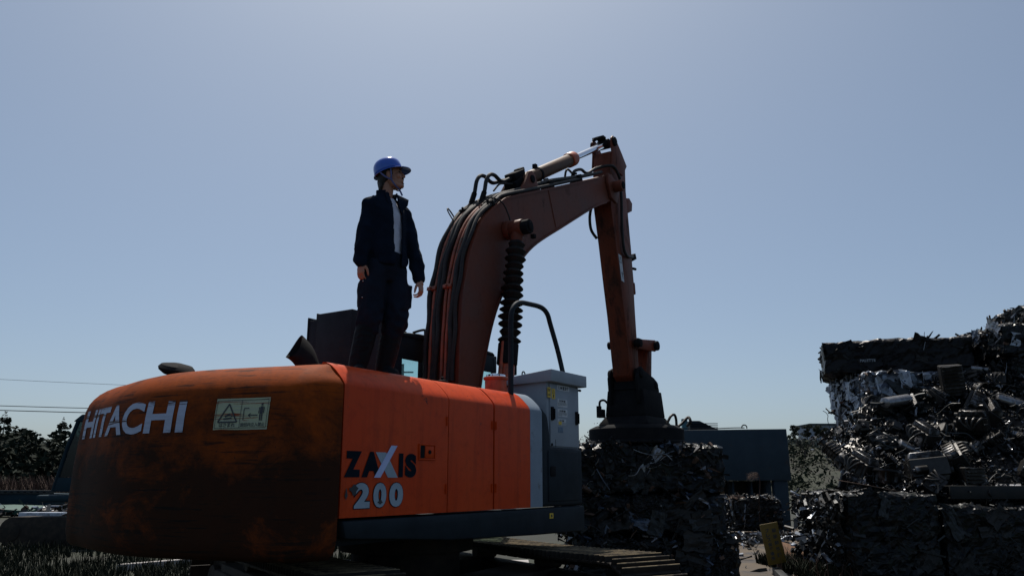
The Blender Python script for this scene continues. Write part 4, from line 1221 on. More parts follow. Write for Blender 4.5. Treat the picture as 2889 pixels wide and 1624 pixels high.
for (w0, sgn, spread) in ((0.092, 1, 0.115), (-0.045, -1, 0.030)):
    fb = MB()
    top = [loc(0.058, w0 * 0.72, 1.535), loc(0.085, w0 + sgn * spread * 0.75, 1.505), loc(0.105, w0 + sgn * spread * 0.55, 1.445), loc(0.118, w0 * 0.85, 1.36), loc(0.110, w0 * 0.62, 1.44)]
    n_ = fd * 0.014
    fb.add(top + [p - n_ for p in top], [(0, 1, 2, 3, 4), (9, 8, 7, 6, 5)] + [(i, 5 + i, 5 + (i + 1) % 5, (i + 1) % 5) for i in range(5)])
    fb.build('lapel', M['jacket'], PE, bevel=0.003)
MB().ball(loc(0.105, -0.115, 1.295), 0.0055, 10, 6).build('press_stud', M['metal_dot'], PE)

# trousers bloused over the boots
b = MB()
ell_ring(b, [(0, 0, 0.78, 0.10, 0.15), (0, 0, 0.86, 0.122, 0.165), (0, 0, 0.95, 0.122, 0.165), (0, 0, 1.02, 0.118, 0.16)])
limb(b, [HR_ + Vector((0, 0, -0.02)), (HR_ + KR) / 2 + Vector((-0.012, 0, 0)), KR, KR + Vector((-0.018, 0.004, -0.12))], [0.115, 0.116, 0.108, 0.094])
limb(b, [HL_ + Vector((0, 0, -0.02)), (HL_ + KL) / 2 + Vector((0.012, 0, 0)), KL, KL + Vector((-0.022, 0.008, -0.11))], [0.115, 0.114, 0.108, 0.094])
b.ball(KL + Vector((0.012, 0.0, -0.035)), (0.098, 0.098, 0.085)); b.ball(KL + Vector((-0.018, 0.008, -0.115)), (0.088, 0.088, 0.05))
b.ball(KR + Vector((-0.01, 0.0, -0.03)), (0.098, 0.098, 0.09)); b.ball(KR + Vector((-0.02, 0.0, -0.13)), (0.09, 0.09, 0.05))
b.box((HL_ + KL) / 2 + ld * 0.088 + Vector((0.02, 0, -0.02)), (0.15, 0.045, 0.19), rz=YAW); b.box((HR_ + KR) / 2 - ld * 0.088 + Vector((0, 0, -0.04)), (0.15, 0.04, 0.19), rz=YAW)
tm = fuse('trousers', b, 0.010, 3)
wrinkle(tm, 0.016, 8, 0.9, lambda c: 0.5 + 1.0 * (c.z < 0.56))
link('trousers', tm, M['trouser'], PE)
for (q, dz) in (((HR_ + KR) / 2, 0.055), ((HR_ + KR) / 2, -0.075)):
    MB().ball(q - ld * 0.112 + fd * 0.02 + Vector((0, -0.008, dz)), 0.006, 10, 6).build('press_stud', M['metal_dot'], PE)
# boots
for (k_, f_, tw) in ((KR, FR, rad(-75)), (KL, FL, rad(-50))):
    b = MB(); t = Vector((cos(tw), sin(tw), 0))
    top = k_.lerp(f_, 0.26); limb(b, [top, k_.lerp(f_, 0.6), f_ + Vector((0, 0, 0.02))], [0.092, 0.088, 0.078])
    limb(b, [f_ - t * 0.045 + Vector((0, 0, -0.04)), f_ + t * 0.06 + Vector((0, 0, -0.042)), f_ + t * 0.155 + Vector((0, 0, -0.05))], [0.056, 0.056, 0.048])
    bmh = fuse('boot', b, 0.008, 3)
    for v in bmh.vertices:
        if v.co.z < 0.006: v.co.z = 0.006
    wrinkle(bmh, 0.004, 12, 2.0)
    link('boot', bmh, M['boot'], PE)

# hard hat with brim and chin strap
HH = HM @ Matrix.Translation((-0.012, 0, 0.052)) @ Matrix.Rotation(rad(-5), 4, 'Y')
b = MB(HH); prof = []; n = 40; vs = []; fs = []
rows = [(1.0, -0.026), (1.0, 0.0), (0.98, 0.022), (0.93, 0.044), (0.84, 0.063), (0.69, 0.079), (0.49, 0.090), (0.27, 0.096), (0.05, 0.098)]
for (r_, z) in rows:
    for k in range(n):
        a = 2 * pi * k / n
        rx = 0.115 * r_; ry = 0.100 * r_
        ridge = 0.004 * math.exp(-(sin(a) * r_ * 5) ** 2) * (z > 0.02)
        vs.append((cos(a) * rx, sin(a) * ry, z + ridge + (0.0 if z > 0 else 0.010 * cos(a))))
m = len(rows)
for i in range(m - 1):
    for k in range(n):
        k2 = (k + 1) % n; fs.append((i * n + k, i * n + k2, (i + 1) * n + k2, (i + 1) * n + k))
fs.append(tuple((m - 1) * n + k for k in range(n)))
b.add(vs, fs)
ho = b.build('hard_hat', M['helmet'], PE, angle=60); sd = ho.modifiers.new('thickness', 'SOLIDIFY'); sd.thickness = 0.004; sd.offset = -1
b = MB(HH); vs = []; fs = []
nb = 44
for k in range(nb):
    a = 2 * pi * k / nb
    ext = 0.010 + 0.058 * max(0, cos(a)) ** 1.6
    z0 = -0.024 + 0.010 * cos(a); dz = -0.004 - 0.030 * max(0, cos(a)) ** 1.5
    for (e, zz) in ((0.0, z0 + 0.004), (ext, z0 + dz + 0.003), (ext, z0 + dz - 0.001), (0.0, z0)):
        vs.append((cos(a) * (0.114 + e), sin(a) * (0.099 + e), zz))
for k in range(nb):
    k2 = (k + 1) % nb
    for j in range(4): fs.append((k * 4 + j, k * 4 + (j + 1) % 4, k2 * 4 + (j + 1) % 4, k2 * 4 + j))
b.add(vs, fs); b.build('hat_brim', M['helmet'], PE, angle=50)
for s_ in (-1, 1):
    y = s_ * 0.083
    MB(HM).tube(catmull([(0.018, y * 1.12, 0.03), (0.016, y * 1.06, -0.02), (0.010, y * 0.98, -0.055), (0.030, y * 0.72, -0.100), (0.052, y * 0.3, -0.122), (0.056, 0, -0.125)], 4), 0.0062, 8, sx=0.5).build('chin_strap', M['strap'], PE)
    MB(HM).tube(catmull([(-0.075, y * 1.0, 0.02), (-0.045, y * 1.10, -0.02), (-0.012, y * 1.08, -0.048), (0.010, y * 0.98, -0.058)], 4), 0.0062, 8, sx=0.5).build('chin_strap', M['strap'], PE)
MB(HM).tube(catmull([(0.056, 0, -0.125), (0.064, -0.004, -0.150), (0.070, -0.006, -0.175)], 4), 0.007, 8, sx=0.5).build('strap_end', M['strap'], PE)

# ------------------------------------------------------------------ ground, yard and hills
def sstep(a, b_, x):
    t = max(0.0, min(1.0, (x - a) / (b_ - a))); return t * t * (3 - 2 * t)


def gz(x, y):
    z = 5.6 * sstep(44, 92, y) * sstep(9, 26, x)
    z += 2.5 * sstep(60, 130, y) * sstep(-4, -40, x)
    z += 0.25 * sstep(26, 44, y) * noise.noise(Vector((x * 0.12, y * 0.12, 0)))
    return z


M['earth'] = mat('dark_yard_earth', (0.018, 0.018, 0.012), (0.012, 0.016, 0.009), 0.6, 0.95, bmp=0.5, bscale=9, dirt=(0.020, 0.026, 0.012), dscale=0.25, dlo=0.45, dhi=0.65)
M['pad'] = mat('stained_concrete', (0.095, 0.074, 0.052), (0.068, 0.050, 0.032), 0.5, 0.9, bmp=0.25, bscale=14, dirt=(0.045, 0.042, 0.042), dscale=0.8, dlo=0.50, dhi=0.60)
xs = sorted(set([-420, -300, -200, -140, -100] + [-80 + 5 * k for k in range(33)] + [100, 140, 200, 300, 420]))
ys = sorted(set([-80, -40, -20] + [-10 + 5 * k for k in range(33)] + [170, 200, 260, 340, 440]))
vs = [(x, y, gz(x, y)) for y in ys for x in xs]; nx = len(xs)
fs = [(j * nx + i, j * nx + i + 1, (j + 1) * nx + i + 1, (j + 1) * nx + i) for j in range(len(ys) - 1) for i in range(nx - 1)]
tag(MB().add(vs, fs).build('ground', M['earth'], angle=80), kind='structure')
# concrete yard slabs
yard = MB(); yard.add([(2.6, 9.0, 0.006), (4.7, 9.0, 0.006), (5.0, 12.0, 0.006), (4.9, 14.2, 0.006), (7.6, 18.5, 0.006), (9.5, 25.0, 0.006), (3.2, 27.0, 0.006), (2.2, 18.0, 0.006)], [tuple(range(8))])
tag(yard.build('concrete_yard', M['pad'], smooth=False), kind='structure')

# ------------------------------------------------------------------ scrap materials and shared pieces
M['s_dark'] = mat('dark_scrap_metal', (0.013, 0.015, 0.016), (0.024, 0.023, 0.022), 7, 0.5, metal=0.15, bmp=0.15, spec=0.25)
M['s_steel'] = mat('bare_scrap_steel', (0.24, 0.25, 0.27), (0.12, 0.12, 0.13), 9, 0.30, metal=0.85, bmp=0.1)
M['s_white'] = mat('white_car_paint', (0.36, 0.41, 0.48), (0.28, 0.32, 0.39), 5, 0.30, bmp=0.05, dirt=(0.06, 0.05, 0.05), dscale=4)
M['s_blue'] = mat('blue_grey_car_paint', (0.05, 0.075, 0.12), (0.035, 0.05, 0.08), 5, 0.30, dirt=(0.03, 0.025, 0.02), dscale=4)
M['s_rust'] = mat('rusty_scrap', (0.085, 0.045, 0.028), (0.05, 0.032, 0.024), 9, 0.8, bmp=0.3)
M['s_grey'] = mat('grey_scrap', (0.030, 0.035, 0.038), (0.016, 0.020, 0.022), 8, 0.45, metal=0.3, spec=0.3)
M['core'] = crushed_mat('pressed_scrap', ((0.004, 0.005, 0.006), (0.010, 0.012, 0.014), (0.005, 0.008, 0.011), (0.020, 0.022, 0.024), (0.004, 0.005, 0.006), (0.008, 0.011, 0.009), (0.011, 0.009, 0.008), (0.006, 0.008, 0.009)))
M['core_car'] = crushed_mat('pressed_black_car', ((0.006, 0.006, 0.007), (0.009, 0.010, 0.012), (0.007, 0.007, 0.008), (0.012, 0.012, 0.013)), rough=0.42, cell=2.6)
M['core_pale'] = crushed_mat('pressed_pale_car', ((0.16, 0.19, 0.23), (0.05, 0.06, 0.08), (0.24, 0.27, 0.31), (0.02, 0.022, 0.026), (0.13, 0.15, 0.19), (0.03, 0.035, 0.045)), rough=0.38, cell=2.4)
M['alu'] = mat('oily_aluminium_casting', (0.15, 0.155, 0.165), (0.05, 0.05, 0.052), 12, 0.34, metal=0.75, bmp=0.35, bscale=30, dirt=(0.010, 0.009, 0.008), dscale=6, dlo=0.36, dhi=0.52)
M['iron'] = mat('oily_iron', (0.030, 0.029, 0.028), (0.016, 0.015, 0.014), 9, 0.36, metal=0.5, bmp=0.2, dirt=(0.07, 0.05, 0.035), dscale=7, dlo=0.62, dhi=0.72)


def sheet_me(seed):
    r = random.Random(seed); nx, ny = 7, 5; vs = []; fs = []
    o = Vector((r.uniform(0, 50), r.uniform(0, 50), 0)); fold = r.uniform(-0.3, 0.3); k1 = r.uniform(0.3, 0.9)
    for j in range(ny + 1):
        for i in range(nx + 1):
            u = i / nx - 0.5; v = j / ny - 0.5
            z = 0.16 * noise.noise(Vector((u * 3, v * 3, 0)) + o) + 0.10 * abs(noise.noise(Vector((u * 6, v * 6, 5)) + o)) + k1 * 0.35 * max(0, u - fold) ** 1.2
            vs.append((u + 0.09 * noise.noise(Vector((v * 4, u * 2, 9)) + o), v * r.uniform(0.92, 1.0) * (0.8 + 0.3 * noise.noise(Vector((u * 3, 1, 7)) + o)), z))
    for j in range(ny):
        for i in range(nx):
            a = j * (nx + 1) + i
            fs.append((a, a + 1, a + nx + 2)); fs.append((a, a + nx + 2, a + nx + 1))
    mb = MB(); mb.add(vs, fs)
    # a rolled rim gives the torn sheet its thickness
    mb.tube([vs[i] for i in range(nx + 1)], 0.012, 4)
    return mb


def wire_me(seed):
    r = random.Random(seed); p = Vector((-0.5, 0, 0)); pts = [p]
    d = Vector((1, 0, 0))
    for k in range(6):
        d = (d + Vector((r.uniform(-.3, .3), r.uniform(-.7, .7), r.uniform(-.35, .35)))).normalized(); p = p + d * 0.19; pts.append(p)
    return MB().tube(catmull(pts, 2), r.uniform(0.010, 0.022), 5)


def strut_me(seed):
    r = random.Random(seed); b = MB()
    b.box((-0.22, 0, 0), (0.5, 0.09, 0.05), Matrix.Rotation(r.uniform(-.2, .2), 4, 'Y')); b.box((0.22, 0.03, 0.03), (0.5, 0.08, 0.045), Matrix.Rotation(r.uniform(-.5, .5), 4, 'Y') @ Matrix.Rotation(r.uniform(-.4, .4), 4, 'Z'))
    return b


PIECE = {}
for kname, fn, cnt in (('crushed_panel', sheet_me, 5), ('bent_wire', wire_me, 4), ('bent_bar', strut_me, 3)):
    for mk in ('s_dark', 's_steel', 's_white', 's_blue', 's_rust', 's_grey', 'core_car', 'core'):
        lst = []
        for k in range(cnt):
            me = fn(k * 13 + 5).mesh(kname, smooth=False); me.materials.append(M[mk]); lst.append(me)
        PIECE[(kname, mk)] = lst


def crumple(dim, seed, n=0.10, amp=0.05, rnd=0.06):
    """a pressed block: boxy, corners knocked in, faces dented and folded"""
    r = random.Random(seed); o = Vector((r.uniform(0, 99), r.uniform(0, 99), r.uniform(0, 99)))
    bm = bmesh.new(); bmesh.ops.create_cube(bm, size=1.0)
    for v in bm.verts: v.co = Vector((v.co.x * dim[0], v.co.y * dim[1], v.co.z * dim[2]))
    for ax in range(3):
        k = max(2, int(dim[ax] / n))
        for q in range(1, k):
            pl = Vector((0, 0, 0)); pl[ax] = -dim[ax] / 2 + dim[ax] * q / k; no = Vector((0, 0, 0)); no[ax] = 1
            bmesh.ops.bisect_plane(bm, geom=bm.verts[:] + bm.edges[:] + bm.faces[:], plane_co=pl, plane_no=no)
    bmesh.ops.triangulate(bm, faces=bm.faces)
    h = Vector(dim) / 2
    for v in bm.verts:
        c = v.co.copy()
        e = [h[i] - abs(c[i]) for i in range(3)]
        near = sorted(e); kick = max(0, rnd - near[1]) * 0.6
        d = Vector((c.x / h.x ** 2, c.y / h.y ** 2, c.z / h.z ** 2)); d.normalize()
        q = c * 2.4 + o
        w = noise.noise(q) * 0.8 + abs(noise.noise(q * 2.3)) * 1.0 - 0.4 + abs(noise.noise(q * 5.1)) * 0.9 - 0.3
        lay = 0.5 * sin(c.z * 23 + 3 * noise.noise(c * 1.5 + o))
        v.co = c + d * (w * amp + lay * amp * 0.4 - kick) + Vector((r.uniform(-1, 1), r.uniform(-1, 1), r.uniform(-1, 1))) * amp * 0.18
    me = bpy.data.meshes.new('core'); bm.to_mesh(me); bm.free()
    return me


def litter(name, pts, size, seed, mats_, label=None, cat='scrap', parent=None):
    """small scrap too small to pick apart: one mesh, several metals"""
    r = random.Random(seed); vs = []; fs = []; mi = []
    for (x, y, z) in pts:
        s = r.uniform(*size); k = r.random()
        T = Matrix.Translation((x, y, z)) @ Matrix.Rotation(r.uniform(0, 6.28), 4, 'Z') @ Matrix.Rotation(r.uniform(-1.2, 1.2), 4, 'X') @ Matrix.Rotation(r.uniform(-1.2, 1.2), 4, 'Y')
        base = len(vs); m_ = r.randrange(len(mats_))
        if k < 0.55:   # bent strip
            L_, w = s * r.uniform(0.8, 1.8), s * r.uniform(0.06, 0.35); b_ = r.uniform(-0.3, 0.3) * s
            q = [(-L_ / 2, -w / 2, b_), (0, -w / 2, 0), (L_ / 2, -w / 2, b_), (-L_ / 2, w / 2, b_ * 0.7), (0, w / 2, 0.02), (L_ / 2, w / 2, b_ * 1.2)]
            ff = [(0, 1, 4, 3), (1, 2, 5, 4)]
        else:
            h_ = [s * r.uniform(0.5, 1.0) / 2, s * r.uniform(0.1, 0.4) / 2, s * r.uniform(0.08, 0.3) / 2]
            q = [(a * h_[0], b__ * h_[1], c_ * h_[2]) for c_ in (-1, 1) for a, b__ in ((-1, -1), (1, -1), (1, 1), (-1, 1))]
            ff = [(3, 2, 1, 0), (4, 5, 6, 7), (0, 1, 5, 4), (1, 2, 6, 5), (2, 3, 7, 6), (3, 0, 4, 7)]
        vs += [tuple(T @ Vector(p)) for p in q]
        for f in ff: fs.append(tuple(base + i for i in f)); mi.append(m_)
    me = bpy.data.meshes.new(name); me.from_pydata(vs, [], fs); me.update()
    for m_ in mats_: me.materials.append(M[m_])
    me.polygons.foreach_set('material_index', mi)
    o = link(name, me, None, parent)
    return tag(o, label, cat if label else None, kind='stuff')



def bale(c, dim, rz, seed, label, core='core', pal=(('s_dark', 9), ('core', 5), ('s_grey', 3), ('s_blue', 2), ('s_steel', 1)), n=30, faces='flt', wires=10, size=(0.14, 0.46), amp=0.055, name='scrap_bale', group=None, cat='scrap bale', bits=150, bitpal=('s_dark', 's_dark', 'core', 's_grey', 's_dark', 'core', 's_grey', 's_steel', 's_blue', 'core', 's_rust')):
    root = empty(name, (c[0], c[1], c[2]), rz)
    tag(root, label, cat, group)
    me = crumple(dim, seed, 0.075, amp); me.materials.append(M[core])
    co = link('pressed_core', me, None, root); co.location = (0, 0, dim[2] / 2)
    r = random.Random(seed + 1); tot = [m for m, w in pal for _ in range(w)]
    h = Vector(dim) / 2
    area = {'f': dim[0] * dim[2], 'l': dim[1] * dim[2], 'r': dim[1] * dim[2], 't': dim[0] * dim[1] * 0.8}
    wsum = sum(area[f] for f in faces)
    for k in range(n + wires):
        u = r.uniform(0, wsum)
        for f in faces:
            if u < area[f]: break
            u -= area[f]
        a, b_ = r.uniform(-0.88, 0.88), r.uniform(-0.84, 0.84)
        out = r.uniform(-0.02, 0.03)
        if f == 'f': p = Vector((a * h.x, -h.y - out, h.z + b_ * h.z)); rot = Matrix.Rotation(pi / 2, 4, 'X')
        elif f == 'l': p = Vector((-h.x - out, a * h.y, h.z + b_ * h.z)); rot = Matrix.Rotation(-pi / 2, 4, 'Y')
        elif f == 'r': p = Vector((h.x + out, a * h.y, h.z + b_ * h.z)); rot = Matrix.Rotation(pi / 2, 4, 'Y')
        else: p = Vector((a * h.x, b_ * h.y, dim[2] + out)); rot = Matrix.Identity(4)
        kind = 'crushed_panel' if k < n * 0.72 else ('bent_bar' if k < n else 'bent_wire')
        mk = r.choice(tot)
        if kind == 'bent_wire' and mk == 's_dark': mk = r.choice(('s_steel', 's_grey'))
        s = r.uniform(*size) * (1.3 if kind == 'bent_wire' else 1)
        tilt = Matrix.Rotation(r.gauss(0, 0.12), 4, 'X') @ Matrix.Rotation(r.gauss(0, 0.12), 4, 'Y')
        Mx = Matrix.Translation(p) @ rot @ tilt @ Matrix.Rotation(r.uniform(0, 2 * pi), 4, 'Z') @ Matrix.Diagonal((s, s * r.uniform(0.4, 0.9), s * 0.45, 1))
        inst(kind, r.choice(PIECE[(kind, mk)]), root, Mx)
    pts = []
    for k in range(int(bits * wsum)):
        u = r.uniform(0, wsum)
        for f in faces:
            if u < area[f]: break
            u -= area[f]
        a, b_ = r.uniform(-0.97, 0.97), r.uniform(-0.95, 0.95); o_ = r.uniform(-0.035, 0.008)
        if f == 'f': pts.append((a * h.x, -h.y - o_, h.z + b_ * h.z))
        elif f == 'l': pts.append((-h.x - o_, a * h.y, h.z + b_ * h.z))
        elif f == 'r': pts.append((h.x + o_, a * h.y, h.z + b_ * h.z))
        else: pts.append((a * h.x, b_ * h.y, dim[2] + o_))
    if pts: litter('shredded_metal', pts, (0.05, 0.22), seed + 3, bitpal, parent=root)
    return root


# pile under the magnet
bale((1.85, 12.15, 1.27), (2.15, 1.75, 0.68), rad(2), 11, 'scrap bale directly beneath the magnet, topmost of the middle stack', n=70, wires=70)
bale((1.80, 12.15, 0.72), (2.25, 1.80, 0.55), rad(-1), 12, 'scrap bale in the middle of the stack under the magnet', n=60, wires=64)
bale((1.95, 12.1, 0.0), (2.20, 1.85, 0.72), rad(1), 13, 'lowest scrap bale on the ground under the magnet stack', n=60, wires=24)
# front bales on the right
bale((5.78, 13.55, 0.0), (1.45, 1.9, 1.27), rad(2), 21, 'dark square scrap bale at lower right with a brown plate on top', n=44, wires=16, pal=(('s_dark', 7), ('core', 3), ('s_grey', 2)), faces='flt', bits=30, bitpal=('core', 's_dark', 's_dark', 's_grey'))
bale((7.55, 13.55, 0.0), (1.95, 1.9, 1.10), rad(-1), 22, 'long dark scrap bale in the bottom right corner under a steel beam', n=44, wires=14, pal=(('s_dark', 8), ('core', 4), ('s_grey', 1)), bits=30, bitpal=('core', 's_dark', 's_dark', 's_grey'))
bale((9.6, 13.6, 0.0), (1.9, 1.9, 1.15), rad(3), 23, 'scrap bale at the right edge of the bottom row', n=20, wires=6)
# three-high stack behind
wp = (('s_white', 8), ('s_blue', 3), ('s_dark', 3), ('s_grey', 2), ('s_steel', 1))
bale((7.95, 16.55, 3.53), (2.75, 1.6, 0.70), rad(-19), 31, 'black pressed car body on top of the tall bale stack', core='core_car', n=18, wires=8, bits=14, bitpal=('core_car', 'core_car', 's_dark', 's_grey'), pal=(('core_car', 6), ('s_dark', 4), ('s_grey', 1)), name='pressed_car', cat='pressed car', amp=0.045)
bale((8.02, 16.30, 2.78), (2.35, 1.95, 0.74), rad(1), 32, 'pressed white car body second from the top of the stack', core='core_pale', n=46, wires=10, faces='flll', bits=40, pal=wp, size=(0.2, 0.6), name='pressed_car', cat='pressed car')
bale((8.05, 16.30, 2.02), (2.3, 1.95, 0.74), rad(-2), 33, 'crumpled pale blue car body third from the top of the stack', core='core_pale', n=46, wires=10, faces='flll', bits=40, pal=wp, size=(0.2, 0.6), name='pressed_car', cat='pressed car')
bale((8.1, 16.3, 1.0), (2.3, 1.95, 1.0), 0, 34, 'scrap bale low in the tall stack behind the engine heap', n=14, wires=4)
bale((8.1, 16.3, 0.0), (2.3, 1.95, 1.0), 0, 35, 'scrap bale at the bottom of the tall stack behind the engine heap', n=8, wires=2)
# taller stack at the right edge
zz = 0.0
for k, (hh, dx, lab) in enumerate(((1.0, 0.0, 'bottom scrap bale of the stack at the right edge'), (1.0, 0.05, 'second scrap bale up in the stack at the right edge'), (0.95, -0.05, 'third scrap bale up in the stack at the right edge'), (0.85, 0.02, 'fourth scrap bale up in the stack at the right edge'), (0.62, -0.08, 'ragged silver bale second from top of the right edge stack'), (0.50, 0.14, 'small ragged bale on the very top at the right edge'))):
    bale((10.45 + dx + (0.3 if k == 5 else 0), 15.6, zz), (2.4 - (0.7 if k == 5 else 0), 1.8, hh), rad(R.uniform(-4, 4)), 41 + k, lab, n=34 if k > 1 else 12, wires=14, faces='flt' if k > 3 else 'fl', amp=0.07, bits=60, pal=(('s_dark', 5), ('s_steel', 3), ('s_grey', 3), ('s_blue', 1), ('s_white', 1)))
    zz += hh - 0.02
# low bale under the hopper, loose bales at the back
bale((5.95, 20.6, 0.28), (1.15, 1.2, 0.76), rad(3), 51, 'low dark scrap bale lying under the grey hopper', n=34, wires=10, pal=(('s_dark', 6), ('s_steel', 3), ('s_grey', 2)))
# car name badge on the top pressed car
tv, tf = text_mesh('PALETTE', 0.075, 0.002)
bd_ = MB(); bd_.add([(x, 0, y) for x, y, _ in tv], tf)
pc = [o for o in bpy.data.objects if o.name.startswith('pressed_car') and o.parent is None][0]
bo = bd_.build('car_badge', M['s_steel'], pc, smooth=False); bo.location = (-0.55, -0.885, 0.26); bo.rotation_euler = (0, 0, 0)

# ------------------------------------------------------------------ the engine heap
def mound(x, y):
    t = max(0, min(1, (y - 13.2) / 2.0)); s = max(0, min(1.2, (x - 5.3) / 4.2))
    z = 1.10 + 0.85 * t + 1.35 * s * t + 0.40 * s + 0.14 * noise.noise(Vector((x * 1.3, y * 1.3, 3)))
    return z
xs = [5.9 + 0.2 * k for k in range(28)]; ys = [13.2 + 0.2 * k for k in range(12)]
vs = [(x, y, max(0.9, mound(x, y) - 0.16)) for y in ys for x in xs]; nx = len(xs)
fs = [(j * nx + i, j * nx + i + 1, (j + 1) * nx + i + 1, (j + 1) * nx + i) for j in range(len(ys) - 1) for i in range(nx - 1)]
tag(MB().add(vs, fs).build('oily_scrap_bed', M['iron'], smooth=False), 'dark bed of oily scrap underneath the heap of old engines', 'scrap', kind='stuff')

PROTO = {}
def proto(name, parts):
    root = empty(name)
    for (pn, mb, m, bv) in parts: mb.build(pn, M[m], root, bevel=bv, segs=1)
    return root
b1 = MB().box((0, 0, 0.20), (0.52, 0.34, 0.26)); [b1.box((-0.2 + 0.13 * k, -0.172, 0.2), (0.03, 0.03, 0.24)) for k in range(4)]
b2 = MB().box((0, 0, 0.385), (0.50, 0.24, 0.10), taper=0.85); [b2.box((-0.18 + 0.09 * k, 0, 0.44), (0.02, 0.18, 0.02)) for k in range(5)]
b3 = MB().cyl((-0.27, 0, 0.14), (-0.33, 0, 0.14), 0.085, n=18).cyl((-0.33, 0, 0.14), (-0.345, 0, 0.14), 0.05, n=14)
b3b = MB().cyl((-0.27, 0.11, 0.30), (-0.33, 0.11, 0.30), 0.05, n=14)
b4 = MB(); [b4.tube(catmull([(-0.18 + 0.12 * k, -0.17, 0.32), (-0.17 + 0.11 * k, -0.27, 0.31), (-0.12 + 0.07 * k, -0.29, 0.22), (0.02, -0.28, 0.12)], 3), 0.024, 7) for k in range(4)]
b5 = MB().box((0, 0, 0.035), (0.44, 0.26, 0.09), taper=1.15)
b6 = MB().cyl((0.05, 0.19, 0.16), (0.22, 0.19, 0.16), 0.06, n=14).cyl((0.22, 0.19, 0.16), (0.25, 0.19, 0.16), 0.03, n=10)
PROTO['engine'] = proto('scrap_engine', [('engine_block', b1, 'iron', 0.012), ('cylinder_cover', b2, 'alu', 0.012), ('crank_pulley', b3, 'alu', 0.006), ('belt_pulley', b3b, 'iron', 0.004), ('exhaust_manifold', b4, 'iron', 0), ('oil_sump', b5, 'iron', 0.015), ('starter_motor', b6, 'alu', 0.005)])
g1 = MB().lathe([(0.20, 0), (0.205, 0.03), (0.19, 0.05), (0.17, 0.15), (0.13, 0.22)], (0, 0, 0), 18, Matrix.Rotation(pi / 2, 4, 'Y')); [g1.box((0.09, 0.17 * cos(a), 0.17 * sin(a)), (0.16, 0.02, 0.05), Matrix.Rotation(-a, 4, 'X')) for a in [k * pi / 4 for k in range(8)]]
g2 = MB().box((0.38, 0, 0), (0.34, 0.22, 0.20), taper=0.9); [g2.box((0.26 + 0.06 * k, 0, 0), (0.014, 0.245, 0.225)) for k in range(5)]
g3 = MB().cyl((0.54, 0, 0), (0.66, 0, 0), 0.055, n=14).cyl((0.65, 0, 0), (0.67, 0, 0), 0.085, n=14)
PROTO['gearbox'] = proto('scrap_gearbox', [('bell_housing', g1, 'alu', 0), ('gear_case', g2, 'alu', 0.01), ('output_flange', g3, 'iron', 0.004)])
m1 = MB().tube([(-0.30, 0, 0), (-0.27, 0, 0), (0.27, 0, 0), (0.30, 0, 0)], [0.06, 0.11, 0.11, 0.06], 18, sx=1.5)
m2 = MB().tube(catmull([(0.29, 0.05, 0), (0.42, 0.06, 0.02), (0.55, 0.0, 0.06), (0.62, -0.1, 0.07)], 4), 0.026, 8)
m3 = MB().tube(catmull([(-0.29, 0.0, 0), (-0.42, 0.03, 0.0), (-0.52, 0.12, 0.02)], 4), 0.026, 8)
PROTO['muffler'] = proto('scrap_muffler', [('muffler_can', m1, 's_steel', 0), ('tail_pipe', m2, 's_grey', 0), ('inlet_pipe', m3, 's_grey', 0)])
f1 = MB().box((0, 0, 0), (0.20, 0.46, 0.30), taper=0.92)
PROTO['pan'] = proto('finned_oil_pan', [('pan_body', f1, 'iron', 0.015)] + [('cooling_fin', MB().box((-0.115, -0.21 + 0.052 * k, 0), (0.07, 0.020, 0.27), taper=0.9), 'alu', 0.003) for k in range(9)])
d1 = MB().lathe([(0.05, -0.02), (0.15, -0.02), (0.155, 0.0), (0.15, 0.02), (0.08, 0.02), (0.07, 0.06), (0.03, 0.065)], (0, 0, 0), 20)
d2 = MB(); [d2.cyl((0.05 * cos(a), 0.05 * sin(a), 0.06), (0.05 * cos(a), 0.05 * sin(a), 0.10), 0.008, n=6) for a in [k * 2 * pi / 5 for k in range(5)]]
PROTO['disc'] = proto('brake_disc', [('disc', d1, 's_grey', 0), ('wheel_studs', d2, 'iron', 0)])
c1 = MB(); prof = []
for k in range(7): prof += [(0.075, k * 0.05), (0.105, k * 0.05 + 0.018), (0.105, k * 0.05 + 0.03)]
c1.lathe(prof + [(0.075, 0.36)], (0, 0, -0.18), 18)
PROTO['boot'] = proto('ribbed_intake_hose', [('ribbed_hose', c1, 'rubber', 0), ('hose_clip', MB().lathe([(0.085, -0.20), (0.088, -0.17)], (0, 0, 0), 18), 's_steel', 0)])

HG = {'engine': ('oily old car engine jumbled in the heap at right', 'engine', 'car engines jumbled in the heap'), 'gearbox': ('old gearbox casting with a bell housing lying in the engine heap', 'gearbox', 'gearboxes in the engine heap'),
      'muffler': ('bare steel muffler with pipe stubs lying on the engine heap', 'muffler', 'mufflers on the engine heap'), 'pan': ('ribbed alloy oil pan with parallel fins in the engine heap', 'oil pan', 'finned oil pans in the engine heap'),
      'disc': ('round brake disc lying among the engines in the heap', 'brake disc', 'brake discs in the engine heap'), 'boot': ('black ribbed rubber hose piece among the scrap engines', 'hose', 'ribbed hoses in the engine heap')}
used = set()
def place(kind, x, y, z, rx, ry, rz, s=1.0, label=None):
    p = PROTO[kind]
    o = p if kind not in used else copy_tree(p)
    used.add(kind)
    o.location = (x, y, z); o.rotation_euler = (rx, ry, rz); o.scale = (s, s, s)
    lab, cat, grp = HG[kind]
    if label: tag(o, label, cat)
    else: tag(o, lab, cat, grp)
    if label and 'group' in o: del o['group']
    return o
